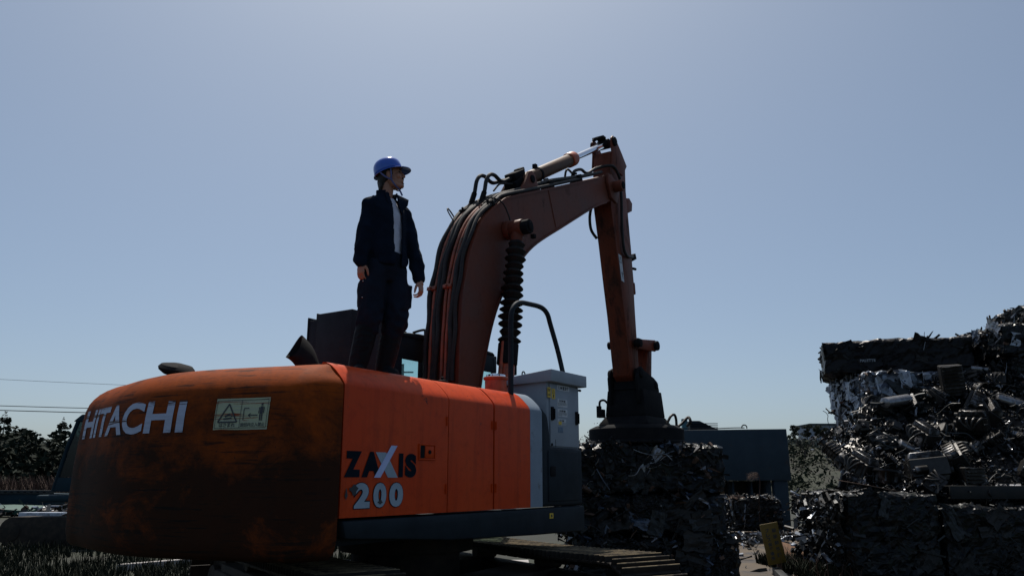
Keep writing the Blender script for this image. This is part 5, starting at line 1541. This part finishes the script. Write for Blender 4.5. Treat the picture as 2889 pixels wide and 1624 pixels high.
# the ones that stand out in the photograph
place('pan', 8.15, 14.75, mound(8.15, 14.75) + 0.42, rad(85), rad(-12), rad(75), 1.25, 'tall ribbed alloy oil pan standing on edge, highest in the heap')
place('pan', 7.45, 13.25, 1.42, rad(90), 0, rad(92), 1.1, 'low ribbed alloy oil pan with bright edges above the steel beam')
place('muffler', 7.15, 14.9, mound(7.15, 14.9) + 0.42, 0.1, -0.15, rad(10), 0.9, 'rounded bare steel muffler lying highest at the left of the heap')
place('boot', 7.30, 14.2, mound(7.3, 14.2) + 0.15, 0, rad(80), rad(20), 1.1, 'black ribbed hose piece in the middle of the heap')
place('gearbox', 6.25, 13.6, 1.62, 0.1, rad(80), rad(200), 1.15, 'large round gearbox housing standing at the left front of the heap')
place('engine', 6.9, 13.5, 1.42, 0.2, 0.1, rad(170), 1.15, 'engine block lying at the front centre of the heap')
cells = []
for j in range(7):
    for i in range(14):
        x = 5.85 + 0.36 * i + R.uniform(-.13, .13); y = 13.25 + 0.33 * j + R.uniform(-.12, .12)
        if x < 6.15 and (y < 13.6 or y > 14.4): continue
        cells.append((x, y))
R.shuffle(cells)
kinds = ['engine'] * 9 + ['gearbox'] * 7 + ['muffler'] * 3 + ['disc'] * 4 + ['pan'] * 2 + ['boot'] * 1
for k, (x, y) in enumerate(cells):
    kd = kinds[k % len(kinds)]
    place(kd, x, y, mound(x, y) + R.uniform(-0.12, 0.06), R.uniform(-0.9, 0.9), R.uniform(-0.9, 0.9), R.uniform(0, 2 * pi), R.uniform(0.5, 0.95))


r = random.Random(5); P = []
for k in range(5200):
    x, y = r.uniform(5.7, 11.0), r.uniform(13.1, 15.5)
    P.append((x, y, mound(x, y) + r.uniform(-0.10, 0.16)))
litter('small_engine_scrap', P, (0.03, 0.14), 6, ('iron', 's_dark', 'alu', 's_grey', 's_dark', 's_steel'), 'small oily metal bits scattered all over the engine heap')
tw = MB()
for k in range(150):
    x, y = r.uniform(5.8, 10.8), r.uniform(13.2, 15.4); p = Vector((x, y, mound(x, y) + r.uniform(0.0, 0.18))); pts = [p]; d = Vector((r.uniform(-1, 1), r.uniform(-0.5, 0.5), r.uniform(-0.3, 0.5))).normalized()
    for q in range(5):
        d = (d + Vector((r.uniform(-.6, .6), r.uniform(-.5, .5), r.uniform(-.6, .4)))).normalized(); p = p + d * r.uniform(0.06, 0.14); pts.append(p)
    tw.tube(catmull(pts, 2), r.choice((0.006, 0.010, 0.016)), 5)
tag(tw.build('tangled_pipes', M['s_grey'], angle=60), 'tangle of thin pipes and wires all over the engine heap', 'pipes', kind='stuff')
P = []
for k in range(2300):
    t = r.random(); x = 6.35 + 2.6 * t + r.gauss(0, 0.25); y = 15.9 + 4.2 * r.random() ** 1.0 - 0.6 * t
    if x < 0.356 * y: continue
    zt = 1.55 * sstep(5.7, 7.4, x) * (1 - 0.12 * (y - 16)); P.append((x, y, max(0.02, zt * r.uniform(0.5, 1.0))))
litter('shredded_metal', P, (0.05, 0.26), 8, ('s_dark', 's_dark', 's_dark', 's_grey', 's_white', 's_steel', 's_rust', 's_blue'), 'loose heap of shredded metal strips beside the grey hopper')
vs = []; fs = []
xs = [6.9 + 0.3 * k for k in range(8)]; ys = [15.6 + 0.4 * k for k in range(10)]; nx = len(xs)
vs = [(x, y, 1.25 * sstep(5.9, 7.4, x) * (1 - 0.12 * (y - 16)) - 0.05) for y in ys for x in xs]
fs = [(j * nx + i, j * nx + i + 1, (j + 1) * nx + i + 1, (j + 1) * nx + i) for j in range(len(ys) - 1) for i in range(nx - 1)]
tag(MB().add(vs, fs).build('shredded_scrap_bed', M['s_dark'], smooth=False), 'dark bed of fine scrap below the shredded metal heap', 'scrap', kind='stuff')
P = []
for k in range(520):
    x = r.uniform(3.4, 8.4); y = 19.2 + r.gauss(0, 0.55) + 0.10 * (x - 5)
    P.append((x, y, r.uniform(0.02, 0.14) + 0.18 * max(0, 1 - abs(y - 19.6))))
for k in range(60):
    P.append((r.uniform(3.1, 5.5), r.uniform(13.5, 18.8), 0.03))
litter('yard_litter', P, (0.04, 0.24), 9, ('s_dark', 's_grey', 's_white', 's_steel', 's_rust', 's_dark'), 'scattered metal scraps on the concrete yard in front of the hopper')
P = [(5.02 + r.uniform(-0.12, 0.10) - 0.15 * r.random(), r.uniform(12.7, 14.5), r.uniform(0.05, 1.25)) for k in range(420)]
litter('torn_sheet_scrap', P, (0.05, 0.26), 10, ('s_white', 's_dark', 's_grey', 's_dark', 'core', 's_dark', 's_grey', 's_dark'), 'torn pale sheet scraps hanging from the side of the lower right bale')

# brown plate and beam lying on the front bales, tail lamp, pale offcut
b = MB(); b.box((5.75, 13.25, 1.375), (0.66, 0.62, 0.012), Matrix.Rotation(rad(7), 4, 'X') @ Matrix.Rotation(rad(9), 4, 'Y'), rz=rad(22))
tag(b.build('steel_plate', M['s_rust'], bevel=0.003), 'flat brown steel plate lying on the lower right bale', 'plate')
b = MB(); b.box((8.05, 12.95, 1.28), (2.3, 0.04, 0.19)); b.box((8.05, 13.02, 1.372), (2.3, 0.18, 0.018)); b.box((8.05, 13.02, 1.188), (2.3, 0.18, 0.018))
tag(b.build('steel_beam', M['s_dark'], bevel=0.004), 'long dark steel beam lying on the bales in the lower right corner', 'beam')
TL = empty('tail_lamp', (5.72, 14.35, 1.30)); tag(TL, 'car tail lamp with red tip standing upright beside the engine heap', 'tail lamp')
TLM = Matrix.Rotation(rad(18), 4, 'Y')
M['red'] = mat('red_lens', (0.42, 0.012, 0.010), None, 20, 0.15, coat=0.6); M['lens'] = mat('clear_lens', (0.30, 0.32, 0.36), None, 20, 0.15, coat=0.6)
MB(TLM).box((0.03, 0, 0.20), (0.13, 0.10, 0.74), taper=0.8).build('lamp_housing', M['s_dark'], TL, bevel=0.02)
MB(TLM).box((-0.03, -0.05, 0.38), (0.07, 0.05, 0.22)).build('clear_lens', M['lens'], TL, bevel=0.015)
MB(TLM).box((-0.02, -0.045, 0.55), (0.08, 0.06, 0.11), taper=0.8).build('red_lens', M['red'], TL, bevel=0.015)
b = MB(); b.prism([(0, 0), (0.10, 0.02), (0.14, 0.16), (0.10, 0.30), (0.03, 0.22)], -0.006, 0.006)
pl_ = b.build('pale_offcut', M['s_white'], bevel=0.002); pl_.location = (6.28, 14.4, 1.72); tag(pl_, 'curved pale plastic offcut leaning by the red tail lamp', 'offcut')

# ------------------------------------------------------------------ grey hopper and things behind it
M['hopper'] = mat('slate_blue_paint', (0.032, 0.052, 0.070), (0.026, 0.042, 0.058), 2, 0.6, spec=0.12, dirt=(0.05, 0.045, 0.04), dscale=3, dlo=0.58, dhi=0.75, bmp=0.05)
HP = empty('scrap_hopper', (6.05, 22.0, 0.0)); tag(HP, 'large slate grey steel hopper on legs across the yard', 'hopper')
b = MB(); b.prism([(-2.2, 1.43), (1.46, 1.43), (1.43, 2.80), (-2.2, 2.76)], 0.0, 1.9)
b.build('hopper_body', M['hopper'], HP, bevel=0.02)
for x in (-1.9, 1.18):
    for y in (0.15, 1.6): MB().box((x, y, 0.70), (0.38, 0.22, 1.46)).build('hopper_leg', M['hopper'], HP, bevel=0.01)
for x in (-1.1, -0.05, 0.45, 0.85): MB().box((x, 0.5, 1.0), (0.05, 0.5, 0.84)).build('support_plate', M['hopper'], HP)
MB().box((-0.3, 1.75, 0.72), (3.4, 0.05, 1.4)).build('back_plate', M['s_dark'], HP)
MB().tube([(0.30 + 0.07 * cos(a), 0.06, 2.84 + 0.07 * sin(a)) for a in [pi * k / 8 for k in range(-1, 10)]], 0.016, 8).build('lifting_loop', M['black'], HP)
MB().tube(catmull([(-2.2, 0.05, 2.80), (-1.5, 0.05, 2.815), (-0.8, 0.05, 2.80), (0.0, 0.05, 2.83), (0.3, 0.05, 2.83)], 4), 0.014, 6).build('cable', M['hose'], HP)
M['teal'] = mat('teal_paint', (0.02, 0.10, 0.13), None, 5, 0.5)
PR = empty('baling_press', (6.6, 29.0, 0)); tag(PR, 'dark ribbed top of a machine with a teal post behind the hopper', 'machine')
MB().prism([(-0.2, 0.0), (0.8, 0.0), (0.8, 3.19), (0.15, 3.50), (-0.2, 3.50)], 0, 1.5).build('press_housing', M['frame'], PR, bevel=0.01)
for k in range(6): MB().box((0.30, -0.02, 3.40 - k * 0.07), (0.98, 0.05, 0.025)).build('rib', M['frame'], PR)
MB().box((-0.42, -0.1, 1.78), (0.19, 0.19, 3.56)).build('corner_post', M['teal'], PR, bevel=0.01)

# yellow notice board
M['signy'] = mat('weathered_yellow_board', (0.14, 0.088, 0.004), (0.11, 0.07, 0.004), 4, 0.6, dirt=(0.06, 0.045, 0.02), dscale=5, dlo=0.6, dhi=0.75)
SG = empty('notice_board', (4.33, 13.6, 0.0)); SG.rotation_euler = (0, rad(-9.5), rad(4)); tag(SG, 'weathered yellow notice board with black vertical lettering leaning in the weeds', 'sign')
MB().box((0, 0, 0.47), (0.30, 0.018, 0.64)).build('board', M['signy'], SG, bevel=0.003)
MB().box((0.03, 0.035, 0.30), (0.05, 0.04, 0.62)).build('stake', M['s_rust'], SG)
mb = MB()
for (txt, x, z1, st, w) in (('破砕前処理', 0.062, 0.672, 0.098, 0.074), ('プレス保管場所', -0.052, 0.685, 0.073, 0.068)):
    for k, ch in enumerate(txt):
        tv, tf, a, c_, e, g = fit_text(ch, x - w / 2, x + w / 2, z1 - st * k - w * 0.5, z1 - st * k + w * 0.42, 0.006)
        mb.add([(a + p[0] * e, -0.0115, c_ + p[1] * g) for p in tv], tf)
mb.build('board_lettering', M['ink'], SG, smooth=False)
M['ply'] = mat('orange_brown_board', (0.15, 0.075, 0.035), (0.10, 0.055, 0.03), 5, 0.8)
b = MB(); b.box((5.05, 15.0, 0.20), (0.75, 0.55, 0.02), Matrix.Rotation(rad(28), 4, 'X') @ Matrix.Rotation(rad(16), 4, 'Y'))
tag(b.build('plywood_board', M['ply'], bevel=0.003), 'orange brown board propped in the weeds behind the yellow sign', 'board')
b = MB(); b.box((4.12, 12.9, 0.05), (0.12, 1.3, 0.10), rz=rad(-12))
tag(b.build('dark_timber', M['s_dark'], bevel=0.008), 'dark timber lying below the yellow notice board', 'timber')
# pale things glimpsed between the tracks
M['pale'] = mat('pale_board', (0.34, 0.32, 0.31), (0.24, 0.23, 0.22), 3, 0.7, stretch=(1, 6, 1))
b = MB(); b.prism([(0, 0), (0.36, 0), (0.36, 0.14), (0.18, 0.17), (0.0, 0.13)], 0, 0.5); pw = b.build('pale_block', M['pale'], bevel=0.01); pw.location = (0.66, 15.3, 0.0)
tag(pw, 'small pale block on the ground seen beneath the excavator tracks', 'block')
b = MB(); b.box((0, 0, 0.02), (1.3, 0.5, 0.04)); pw = b.build('pale_sheet', M['pale'], bevel=0.004); pw.location = (-0.35, 15.1, 0.006)
tag(pw, 'flat pale sheet on the ground behind the excavator tracks', 'sheet')
b = MB(); b.tube([(0, 0, 0), (0.01, 0, 0.2), (0.0, 0, 0.26)], [0.10, 0.095, 0.05], 10); pw = b.build('timber_stump', M['ply']); pw.location = (-0.62, 15.4, 0); tag(pw, 'short round timber stump behind the excavator', 'stump')
b = MB(); b.box((0, 0, 0.06), (1.9, 0.14, 0.11)); pw = b.build('sunlit_strip_bar', M['pale'], bevel=0.008); pw.location = (-5.9, 14.6, 0.0); pw.rotation_euler = (0, 0, rad(50)); tag(pw, 'added pale bar in the grass at lower left, in place of a sunlit ground strip', 'timber')  # pale bar added to stand in for a sunlit strip of ground

# ------------------------------------------------------------------ vegetation
M['leaf'] = mat('dark_evergreen', (0.012, 0.020, 0.012), (0.008, 0.014, 0.009), 1.2, 0.8, spec=0.2)
M['leaf2'] = mat('olive_foliage', (0.022, 0.030, 0.016), (0.015, 0.021, 0.012), 1.2, 0.8, spec=0.2)
M['bark'] = mat('grey_bark', (0.045, 0.038, 0.032), None, 8, 0.9)
M['grass'] = mat('yard_grass', (0.008, 0.013, 0.006), (0.013, 0.016, 0.008), 1.5, 0.8, spec=0.2)
M['dry'] = mat('dry_reed', (0.065, 0.036, 0.026), (0.045, 0.027, 0.02), 2, 0.9)


def leaves(mb, c, rad3, n, s, r, cone=False):
    for _ in range(n):
        while True:
            p = Vector((r.uniform(-1, 1), r.uniform(-1, 1), r.uniform(-1, 1)))
            if cone:
                if math.hypot(p.x, p.y) < (1 - p.z) / 2 + 0.06: break
            elif p.length < 1 and p.length > 0.25: break
        q = Vector(c) + Vector((p.x * rad3[0], p.y * rad3[1], p.z * rad3[2]))
        d = Vector((r.uniform(-1, 1), r.uniform(-1, 1), r.uniform(-0.5, 0.8))).normalized(); e = d.cross(Vector((r.uniform(-1, 1), r.uniform(-1, 1), r.uniform(-1, 1)))).normalized()
        k = s * r.uniform(0.5, 1.2)
        mb.add([q - d * k, q + e * k * 0.5, q + d * k, q - e * k * 0.5], [(0, 1, 2, 3)])


def branches(mb, p, d, L_, r0, depth, r):
    q = p + d * L_
    mb.tube([p, p.lerp(q, 0.5) + Vector((r.uniform(-1, 1), r.uniform(-1, 1), 0)) * L_ * 0.05, q], [r0, r0 * 0.8, r0 * 0.6], 5, caps=False)
    if depth == 0: return
    for _ in range(3 if depth > 1 else 4):
        nd = (d + Vector((r.uniform(-1, 1), r.uniform(-1, 1), r.uniform(-0.25, 0.7))) * 0.75).normalized()
        branches(mb, p.lerp(q, r.uniform(0.5, 1.0)), nd, L_ * r.uniform(0.55, 0.8), r0 * 0.62, depth - 1, r)


def tree_proto(kind, seed):
    r = random.Random(seed); root = empty('pine_tree' if kind == 'cone' else ('bare_tree' if kind == 'bare' else 'broadleaf_tree'))
    cr = MB(); tr = MB()
    if kind == 'cone':
        tr.tube([(0, 0, 0), (0.05, 0, 3), (0, 0.05, 7.2)], [0.16, 0.11, 0.03], 7)
        for k in range(9):
            z = 1.6 + k * 0.68; w = 1.75 * (1 - k / 10.5) * r.uniform(0.8, 1.15)
            for j in range(5):
                a = r.uniform(0, 6.28); e = Vector((cos(a) * w, sin(a) * w, z - 0.25 * w))
                tr.tube([(0, 0, z), e], [0.04, 0.012], 4)
                leaves(cr, e * 0.72 + Vector((0, 0, z * 0.28)), (w * 0.42, w * 0.42, 0.34), 34, 0.17, r)
        leaves(cr, (0, 0, 7.3), (0.22, 0.22, 0.55), 40, 0.13, r)
    elif kind == 'round':
        branches(tr, Vector((0, 0, 0)), Vector((0, 0, 1)), 2.4, 0.17, 2, r)
        for k in range(15):
            a = r.uniform(0, 6.28); w = r.uniform(0.3, 1.7); z = r.uniform(1.8, 5.6)
            leaves(cr, (cos(a) * w * (1.2 - abs(z - 3.8) / 4), sin(a) * w * (1.2 - abs(z - 3.8) / 4), z), (r.uniform(0.6, 1.0), r.uniform(0.6, 1.0), r.uniform(0.45, 0.8)), 170, 0.22, r)
    else:
        branches(tr, Vector((0, 0, 0)), Vector((0, 0, 1)), 1.8, 0.13, 4, r)
        for k in range(10): leaves(cr, (r.uniform(-1, 1), r.uniform(-1, 1), r.uniform(2.2, 4.2)), (0.8, 0.8, 0.6), 40, 0.07, r)
    tr.build('trunk', M['bark'], root, angle=60); cr.build('crown', M['leaf2'] if kind != 'cone' else M['leaf'], root, smooth=False)
    return root


TP = {'cone': [tree_proto('cone', 3), tree_proto('cone', 4)], 'round': [tree_proto('round', 5), tree_proto('round', 6), tree_proto('round', 7)], 'bare': [tree_proto('bare', 8), tree_proto('bare', 9)]}
tused = set()
def plant(kind, k, x, y, s, label, group, sz=1.0):
    p = TP[kind][k]; key = (kind, k)
    o = p if key not in tused else copy_tree(p); tused.add(key)
    o.location = (x, y, gz(x, y) - 0.05); o.scale = (s, s, s * sz); o.rotation_euler = (0, 0, R.uniform(0, 6.28))
    for key_ in ('group',):
        if key_ in o: del o[key_]
    return tag(o, label, 'tree', group)
# woodland at the left: front row then fillers
row = [('round', 0, -41.5, 0.92), ('round', 1, -38.0, 0.95), ('cone', 0, -35.6, 0.76), ('round', 2, -33.8, 0.80), ('cone', 1, -31.2, 0.70), ('round', 0, -29.0, 0.78), ('round', 1, -26.8, 0.86), ('round', 2, -24.6, 0.88), ('cone', 0, -22.0, 0.75), ('round', 0, -19.0, 0.8)]
for k, (kd, i, x, s) in enumerate(row):
    if kd == 'cone' and x == -31.2: plant(kd, i, x, 56.0, s, 'pointed evergreen standing alone against the sky at left', None)
    elif kd == 'cone' and x == -35.6: plant(kd, i, x, 56.5, s * 1.05, 'taller pointed evergreen nearer the left edge of the picture', None)
    elif kd == 'cone': plant(kd, i, x, 57.0, s, 'pointed evergreen hidden behind the counterweight in the wood', None)
    else: plant(kd, i, x, 56 + R.uniform(-1, 2), s, 'rounded dark tree in the wood behind the left of the excavator', 'rounded trees of the left wood')
for k in range(26):
    plant('round', k % 3, -47 + k * 1.25, 61 + R.uniform(-2, 3), R.uniform(0.68, 0.8), 'rounded dark tree in the wood behind the left of the excavator', 'rounded trees of the left wood')
plant('bare', 0, -37.2, 55.0, 1.45, 'bare leafless tree among the evergreens at far left', None)
plant('bare', 1, 6.35, 58.0, 1.25, 'bare leafless tree seen just right of the grey control cabinet', None)
plant('round', 2, 5.0, 60.0, 0.62, 'dense rounded tree behind the control cabinet', None)
plant('round', 0, 7.6, 62.0, 0.60, 'dense rounded tree left of the magnet in the distance', None)
for k in range(11):
    plant('round', k % 3, 29.6 + k * 1.05 + R.uniform(-.3, .3), 84 + R.uniform(-1, 1), R.uniform(0.24, 0.31), 'low dark evergreen on the hilltop at right', 'hilltop trees at right')
for k in range(7):
    plant('bare', k % 2, 24.5 + k * 1.5 + R.uniform(-.4, .4), 66 + R.uniform(-3, 4), R.uniform(0.45, 0.62), 'small bare tree on the slope right of the hopper', 'bare trees on the right slope')
for k in range(12):
    plant('round', k % 3, -17 + k * 2.1 + R.uniform(-.5, .5), 84 + R.uniform(-4, 5), R.uniform(0.42, 0.55), 'low rounded tree in the distant treeline behind the machines', 'distant low treeline')
r = random.Random(77)
ug = MB()
for k in range(210): leaves(ug, (r.uniform(-50, -14), r.uniform(50, 58), r.uniform(0.3, 3.9)), (1.5, 1.0, 1.2), 90, 0.27, r)
tag(ug.build('woodland_undergrowth', M['leaf'], smooth=False), 'dark bushy undergrowth along the foot of the left wood', 'undergrowth', kind='stuff')
ug = MB()
for k in range(210):
    x, y = r.uniform(17, 42), r.uniform(46, 82); leaves(ug, (x, y, gz(x, y) + 0.25), (1.4, 1.2, 0.6), 60, 0.2, r)
tag(ug.build('hillside_shrubs', M['leaf2'], smooth=False), 'low shrubs covering the slope at right', 'shrubs', kind='stuff')


def blades(name, pts, hgt, m, label, cat, wdt=0.012, lean=0.5):
    r = random.Random(len(pts)); vs = []; fs = []
    for (x, y, z) in pts:
        h = r.uniform(*hgt); a = r.uniform(0, 6.28); l_ = h * r.uniform(0.1, lean); w = wdt * r.uniform(0.6, 1.4)
        dx, dy = cos(a) * l_, sin(a) * l_; px, py = -sin(a) * w, cos(a) * w; b0 = len(vs)
        vs += [(x - px, y - py, z), (x + px, y + py, z), (x + dx * 0.35 + px * 0.7, y + dy * 0.35 + py * 0.7, z + h * 0.6), (x + dx * 0.35 - px * 0.7, y + dy * 0.35 - py * 0.7, z + h * 0.6), (x + dx, y + dy, z + h)]
        fs += [(b0, b0 + 1, b0 + 2, b0 + 3), (b0 + 3, b0 + 2, b0 + 4)]
    me = bpy.data.meshes.new(name); me.from_pydata(vs, [], fs); me.update(); me.materials.append(M[m])
    return tag(link(name, me), label, cat, kind='stuff')
P = []
for k in range(15000):
    y = 11.0 + 13 * r.random() ** 1.5; x = -0.62 * y + (0.62 * y - 1.8) * r.random()
    if noise.noise(Vector((x * 0.8, y * 0.8, 0))) > -0.25: P.append((x, y, 0))
blades('yard_grass', P, (0.06, 0.26), 'grass', 'short grass growing over the yard at lower left', 'grass')
P = [(r.gauss(4.85, 0.26), r.uniform(12.6, 15.2), 0) for k in range(4200)]
blades('weeds', [p for p in P if 4.42 < p[0] < 5.3], (0.06, 0.27), 'grass', 'green weeds around the yellow notice board', 'weeds', 0.014, 0.7)
blades('dry_grass_wisps', [(r.gauss(4.85, 0.25), r.uniform(12.3, 15.0), 0) for k in range(140)], (0.15, 0.45), 'dry', 'dry stalks among the weeds by the notice board', 'weeds', 0.006, 0.9)
blades('dry_reeds', [(r.uniform(-26, -20.2), r.uniform(39, 41), 0) for k in range(2200)], (0.7, 1.75), 'dry', 'reddish dry reeds behind the low steel skip at left', 'reeds', 0.03, 0.5)
# the single dry plume in front of the hopper
PLM = empty('dry_plume', (6.02, 20.0, 0.0)); tag(PLM, 'single dry plumed stalk standing in front of the grey hopper', 'plant')
MB().tube(catmull([(-0.05, 0, 0.3), (-0.03, 0, 0.9), (0.03, 0, 1.35), (0.0, 0, 1.58), (-0.10, 0, 1.62)], 5), 0.010, 5).build('stalk', M['dry'], PLM)
pm_ = MB()
for k in range(130):
    q = Vector((0.0 - 0.22 * r.random(), r.uniform(-0.04, 0.04), 1.60 - 0.12 * r.random() ** 2 + r.uniform(-0.03, 0.04))); d = Vector((-0.6, r.uniform(-.4, .4), r.uniform(-0.9, 0.2))).normalized() * r.uniform(0.05, 0.13); pm_.add([q, q + Vector((0, 0.006, 0.006)), q + d], [(0, 1, 2)])
pm_.build('plume', M['dry'], PLM, smooth=False)

# ------------------------------------------------------------------ left background: parked machine, skip, wires
M['teal2'] = mat('dull_teal_paint', (0.010, 0.028, 0.040), (0.007, 0.020, 0.030), 3, 0.6, spec=0.15)
EX2 = empty('parked_excavator', (-9.75, 19.6, 0.0), rad(176)); tag(EX2, 'parked teal excavator half hidden behind the orange counterweight', 'excavator')
b = MB()
for y in (-0.5, 0.5):
    b.tube([(0.92, y, 1.2), (0.70, y, 2.2), (0.50, y, 2.86)], 0.05, 8); b.box((-0.75, y, 2.0), (0.10, 0.08, 1.7)); b.box((0.05, y, 1.35), (1.7, 0.07, 0.32)); b.box((0.05, y, 2.02), (0.08, 0.06, 1.6))
b.box((-0.78, 0, 1.6), (0.06, 1.0, 0.8)); b.box((0.9, 0, 1.3), (0.06, 1.0, 0.22))
C2 = b.build('cab', M['teal2'], EX2, bevel=0.01)
MB().prism([(0.62, 2.80), (0.42, 2.97), (-0.75, 2.95), (-0.82, 2.82)], -0.56, 0.56).build('cab_roof', M['teal2'], C2, bevel=0.03)
for y in (-0.5, 0.5): MB().prism([(0.86, 1.52), (0.70, 2.2), (0.55, 2.8), (0.10, 2.8), (0.10, 1.52)], y - 0.004, y + 0.004).build('window_pane', M['glass_dark'], C2)
MB().box((0.80, 0.52, 1.30), (0.25, 0.02, 0.10)).build('pale_panel', M['pale'], C2)
b = MB(); b.box((-1.6, -0.2, 1.45), (1.9, 2.2, 0.9)); b.box((-0.4, 0, 1.05), (2.6, 2.3, 0.16)); b.build('engine_body', M['teal2'], EX2, bevel=0.06)
for y in (-1.0, 1.0):
    o_ = []
    for a in [k * pi / 10 for k in range(11)]: o_.append((1.25 + 0.32 * sin(a), 0.34 + 0.32 * cos(a)))
    for a in [k * pi / 10 for k in range(11)]: o_.append((-1.6 - 0.32 * sin(a), 0.34 - 0.32 * cos(a)))
    MB().prism(o_, y - 0.28, y + 0.28).build('crawler_track', M['track'], EX2, bevel=0.02)
    for x in (1.25, -1.6): MB().cyl((x, y - 0.3, 0.34), (x, y + 0.3, 0.34), 0.2, n=18).build('track_wheel', M['track'], EX2, bevel=0.02)
b = MB(); b.cyl((0, 0, 0.7), (0, 0, 1.0), 0.5, n=20); b.build('slew_ring', M['track'], EX2)
SKP = empty('low_skip', (-22.2, 35.0, 0)); tag(SKP, 'long low teal steel skip with a pale perforated rim at far left', 'skip')
MB().box((0, 0, 0.64), (6.2, 1.6, 0.46)).build('skip_body', M['teal2'], SKP, bevel=0.02)
MB().box((0, -0.82, 0.93), (6.3, 0.06, 0.16)).build('skip_rim', M['s_grey'], SKP, bevel=0.01)
for k in range(22): MB().box((-2.9 + 0.27 * k, -0.855, 0.93), (0.11, 0.012, 0.05)).build('rim_slot', M['black'], SKP)
M['tarp'] = mat('green_tarp', (0.012, 0.07, 0.05), (0.010, 0.05, 0.04), 3, 0.6)
b = MB(); b.add([(-1.6, 0, 0), (0.1, 0, 0), (1.4, 0, 0), (1.4, 1.0, 0.30), (0.1, 1.0, 0.34), (-1.6, 1.0, 0.30), (0.1, -0.02, 0.2), (-1.6, -0.02, 0.16), (1.4, -0.02, 0.12)], [(7, 6, 4, 5), (6, 8, 3, 4), (0, 1, 6, 7), (1, 2, 8, 6), (0, 7, 5), (2, 3, 8)])
tp = b.build('green_tarp', M['tarp'], smooth=False); tp.location = (-20.2, 32.3, 0.12); tag(tp, 'green tarpaulin on the ground in front of the low skip', 'tarpaulin')
b = MB(); b.box((0, 0, 0.12), (1.5, 0.5, 0.20)); pw = b.build('white_steel_box', M['s_white'], bevel=0.01); pw.location = (-17.3, 30.5, 0.05); tag(pw, 'white steel box on the ground left of the parked machine', 'box')
b = MB(); b.box((0, 0, 0.03), (1.0, 0.25, 0.05)); pw = b.build('white_plank', M['s_white'], bevel=0.005); pw.location = (-18.6, 33.4, 0.36); tag(pw, 'white plank lying on the green tarpaulin heap', 'plank')
P = [(r.uniform(-22.5, -17), r.uniform(31.6, 34.0), r.uniform(0.02, 0.4)) for k in range(220)]
litter('far_scrap_litter', P, (0.08, 0.5), 15, ('s_dark', 's_grey', 's_white', 's_dark', 's_rust'), 'small scrap lying around the green tarpaulin at far left')
# utility poles and wires
M['wire'] = mat('black_cable', (0.012, 0.012, 0.013), None, 10, 0.5); M['concrete_pole'] = mat('grey_pole', (0.22, 0.21, 0.20), None, 6, 0.8)
for (x, y, lab) in ((-62.0, 50.0, 'grey utility pole beyond the left edge of the yard'), (-8.0, 58.0, 'grey utility pole behind the orange excavator')):
    PO = empty('utility_pole', (x, y, 0)); tag(PO, lab, 'pole')
    MB().cyl((0, 0, 0), (0, 0, 9.6), 0.17, 0.11, n=12).build('pole', M['concrete_pole'], PO)
    MB().box((0, 0, 9.0), (1.6, 0.1, 0.1)).build('cross_arm', M['concrete_pole'], PO)
for (z0, z1, rr_, mm, lab) in ((9.35, 7.4, 0.012, 'wire', 'thin topmost wire crossing the sky at far left'), (7.15, 6.05, 0.026, 'wire', 'upper one of the paired black cables above the left wood'), (6.85, 5.75, 0.03, 'wire', 'lower one of the paired black cables above the left wood'), (4.3, 4.0, 0.02, 'concrete_pole', 'pale cable crossing in front of the left wood')):
    A, B = Vector((-62, 50, z0)), Vector((-8, 58, z1)); pts = []
    for k in range(25):
        t = k / 24; p = A.lerp(B, t); p.z -= 0.9 * 4 * t * (1 - t) * 0.4; pts.append(p)
    tag(MB().tube(pts, rr_, 6).build('overhead_wire', M[mm]), lab, 'wire')
# building on the hill and the terrace fence below it
BH = empty('hill_building', (38.0, 92.0, gz(38.0, 92) - 0.15)); tag(BH, 'long low pale building on the hilltop at right', 'building')
M['bwall'] = mat('pale_wall', (0.30, 0.34, 0.40), None, 2, 0.7)
MB().box((0, 0, 0.9), (9.5, 4, 1.8)).build('wall', M['bwall'], BH)
MB().prism([(-4.9, 1.8), (4.9, 1.8), (4.9, 1.95), (-4.9, 1.95)], -2.3, 2.3).build('roof', M['hopper'], BH)
for k in range(6): MB().box((-3.6 + 1.45 * k, -2.01, 0.95), (0.9, 0.04, 0.8)).build('window', M['s_dark'], BH)
FE = empty('terrace_fence', (29.5, 78.0, 0)); tag(FE, 'pale terrace fence along the slope below the hilltop trees', 'fence')
M['fence'] = mat('pale_fence', (0.16, 0.17, 0.14), None, 3, 0.8)
for k in range(26):
    x = -3.0 + 0.55 * k
    MB().box((x, 0, gz(29.5 + x, 78) + 0.35), (0.50, 0.04, 0.65)).build('fence_panel', M['fence'], FE)
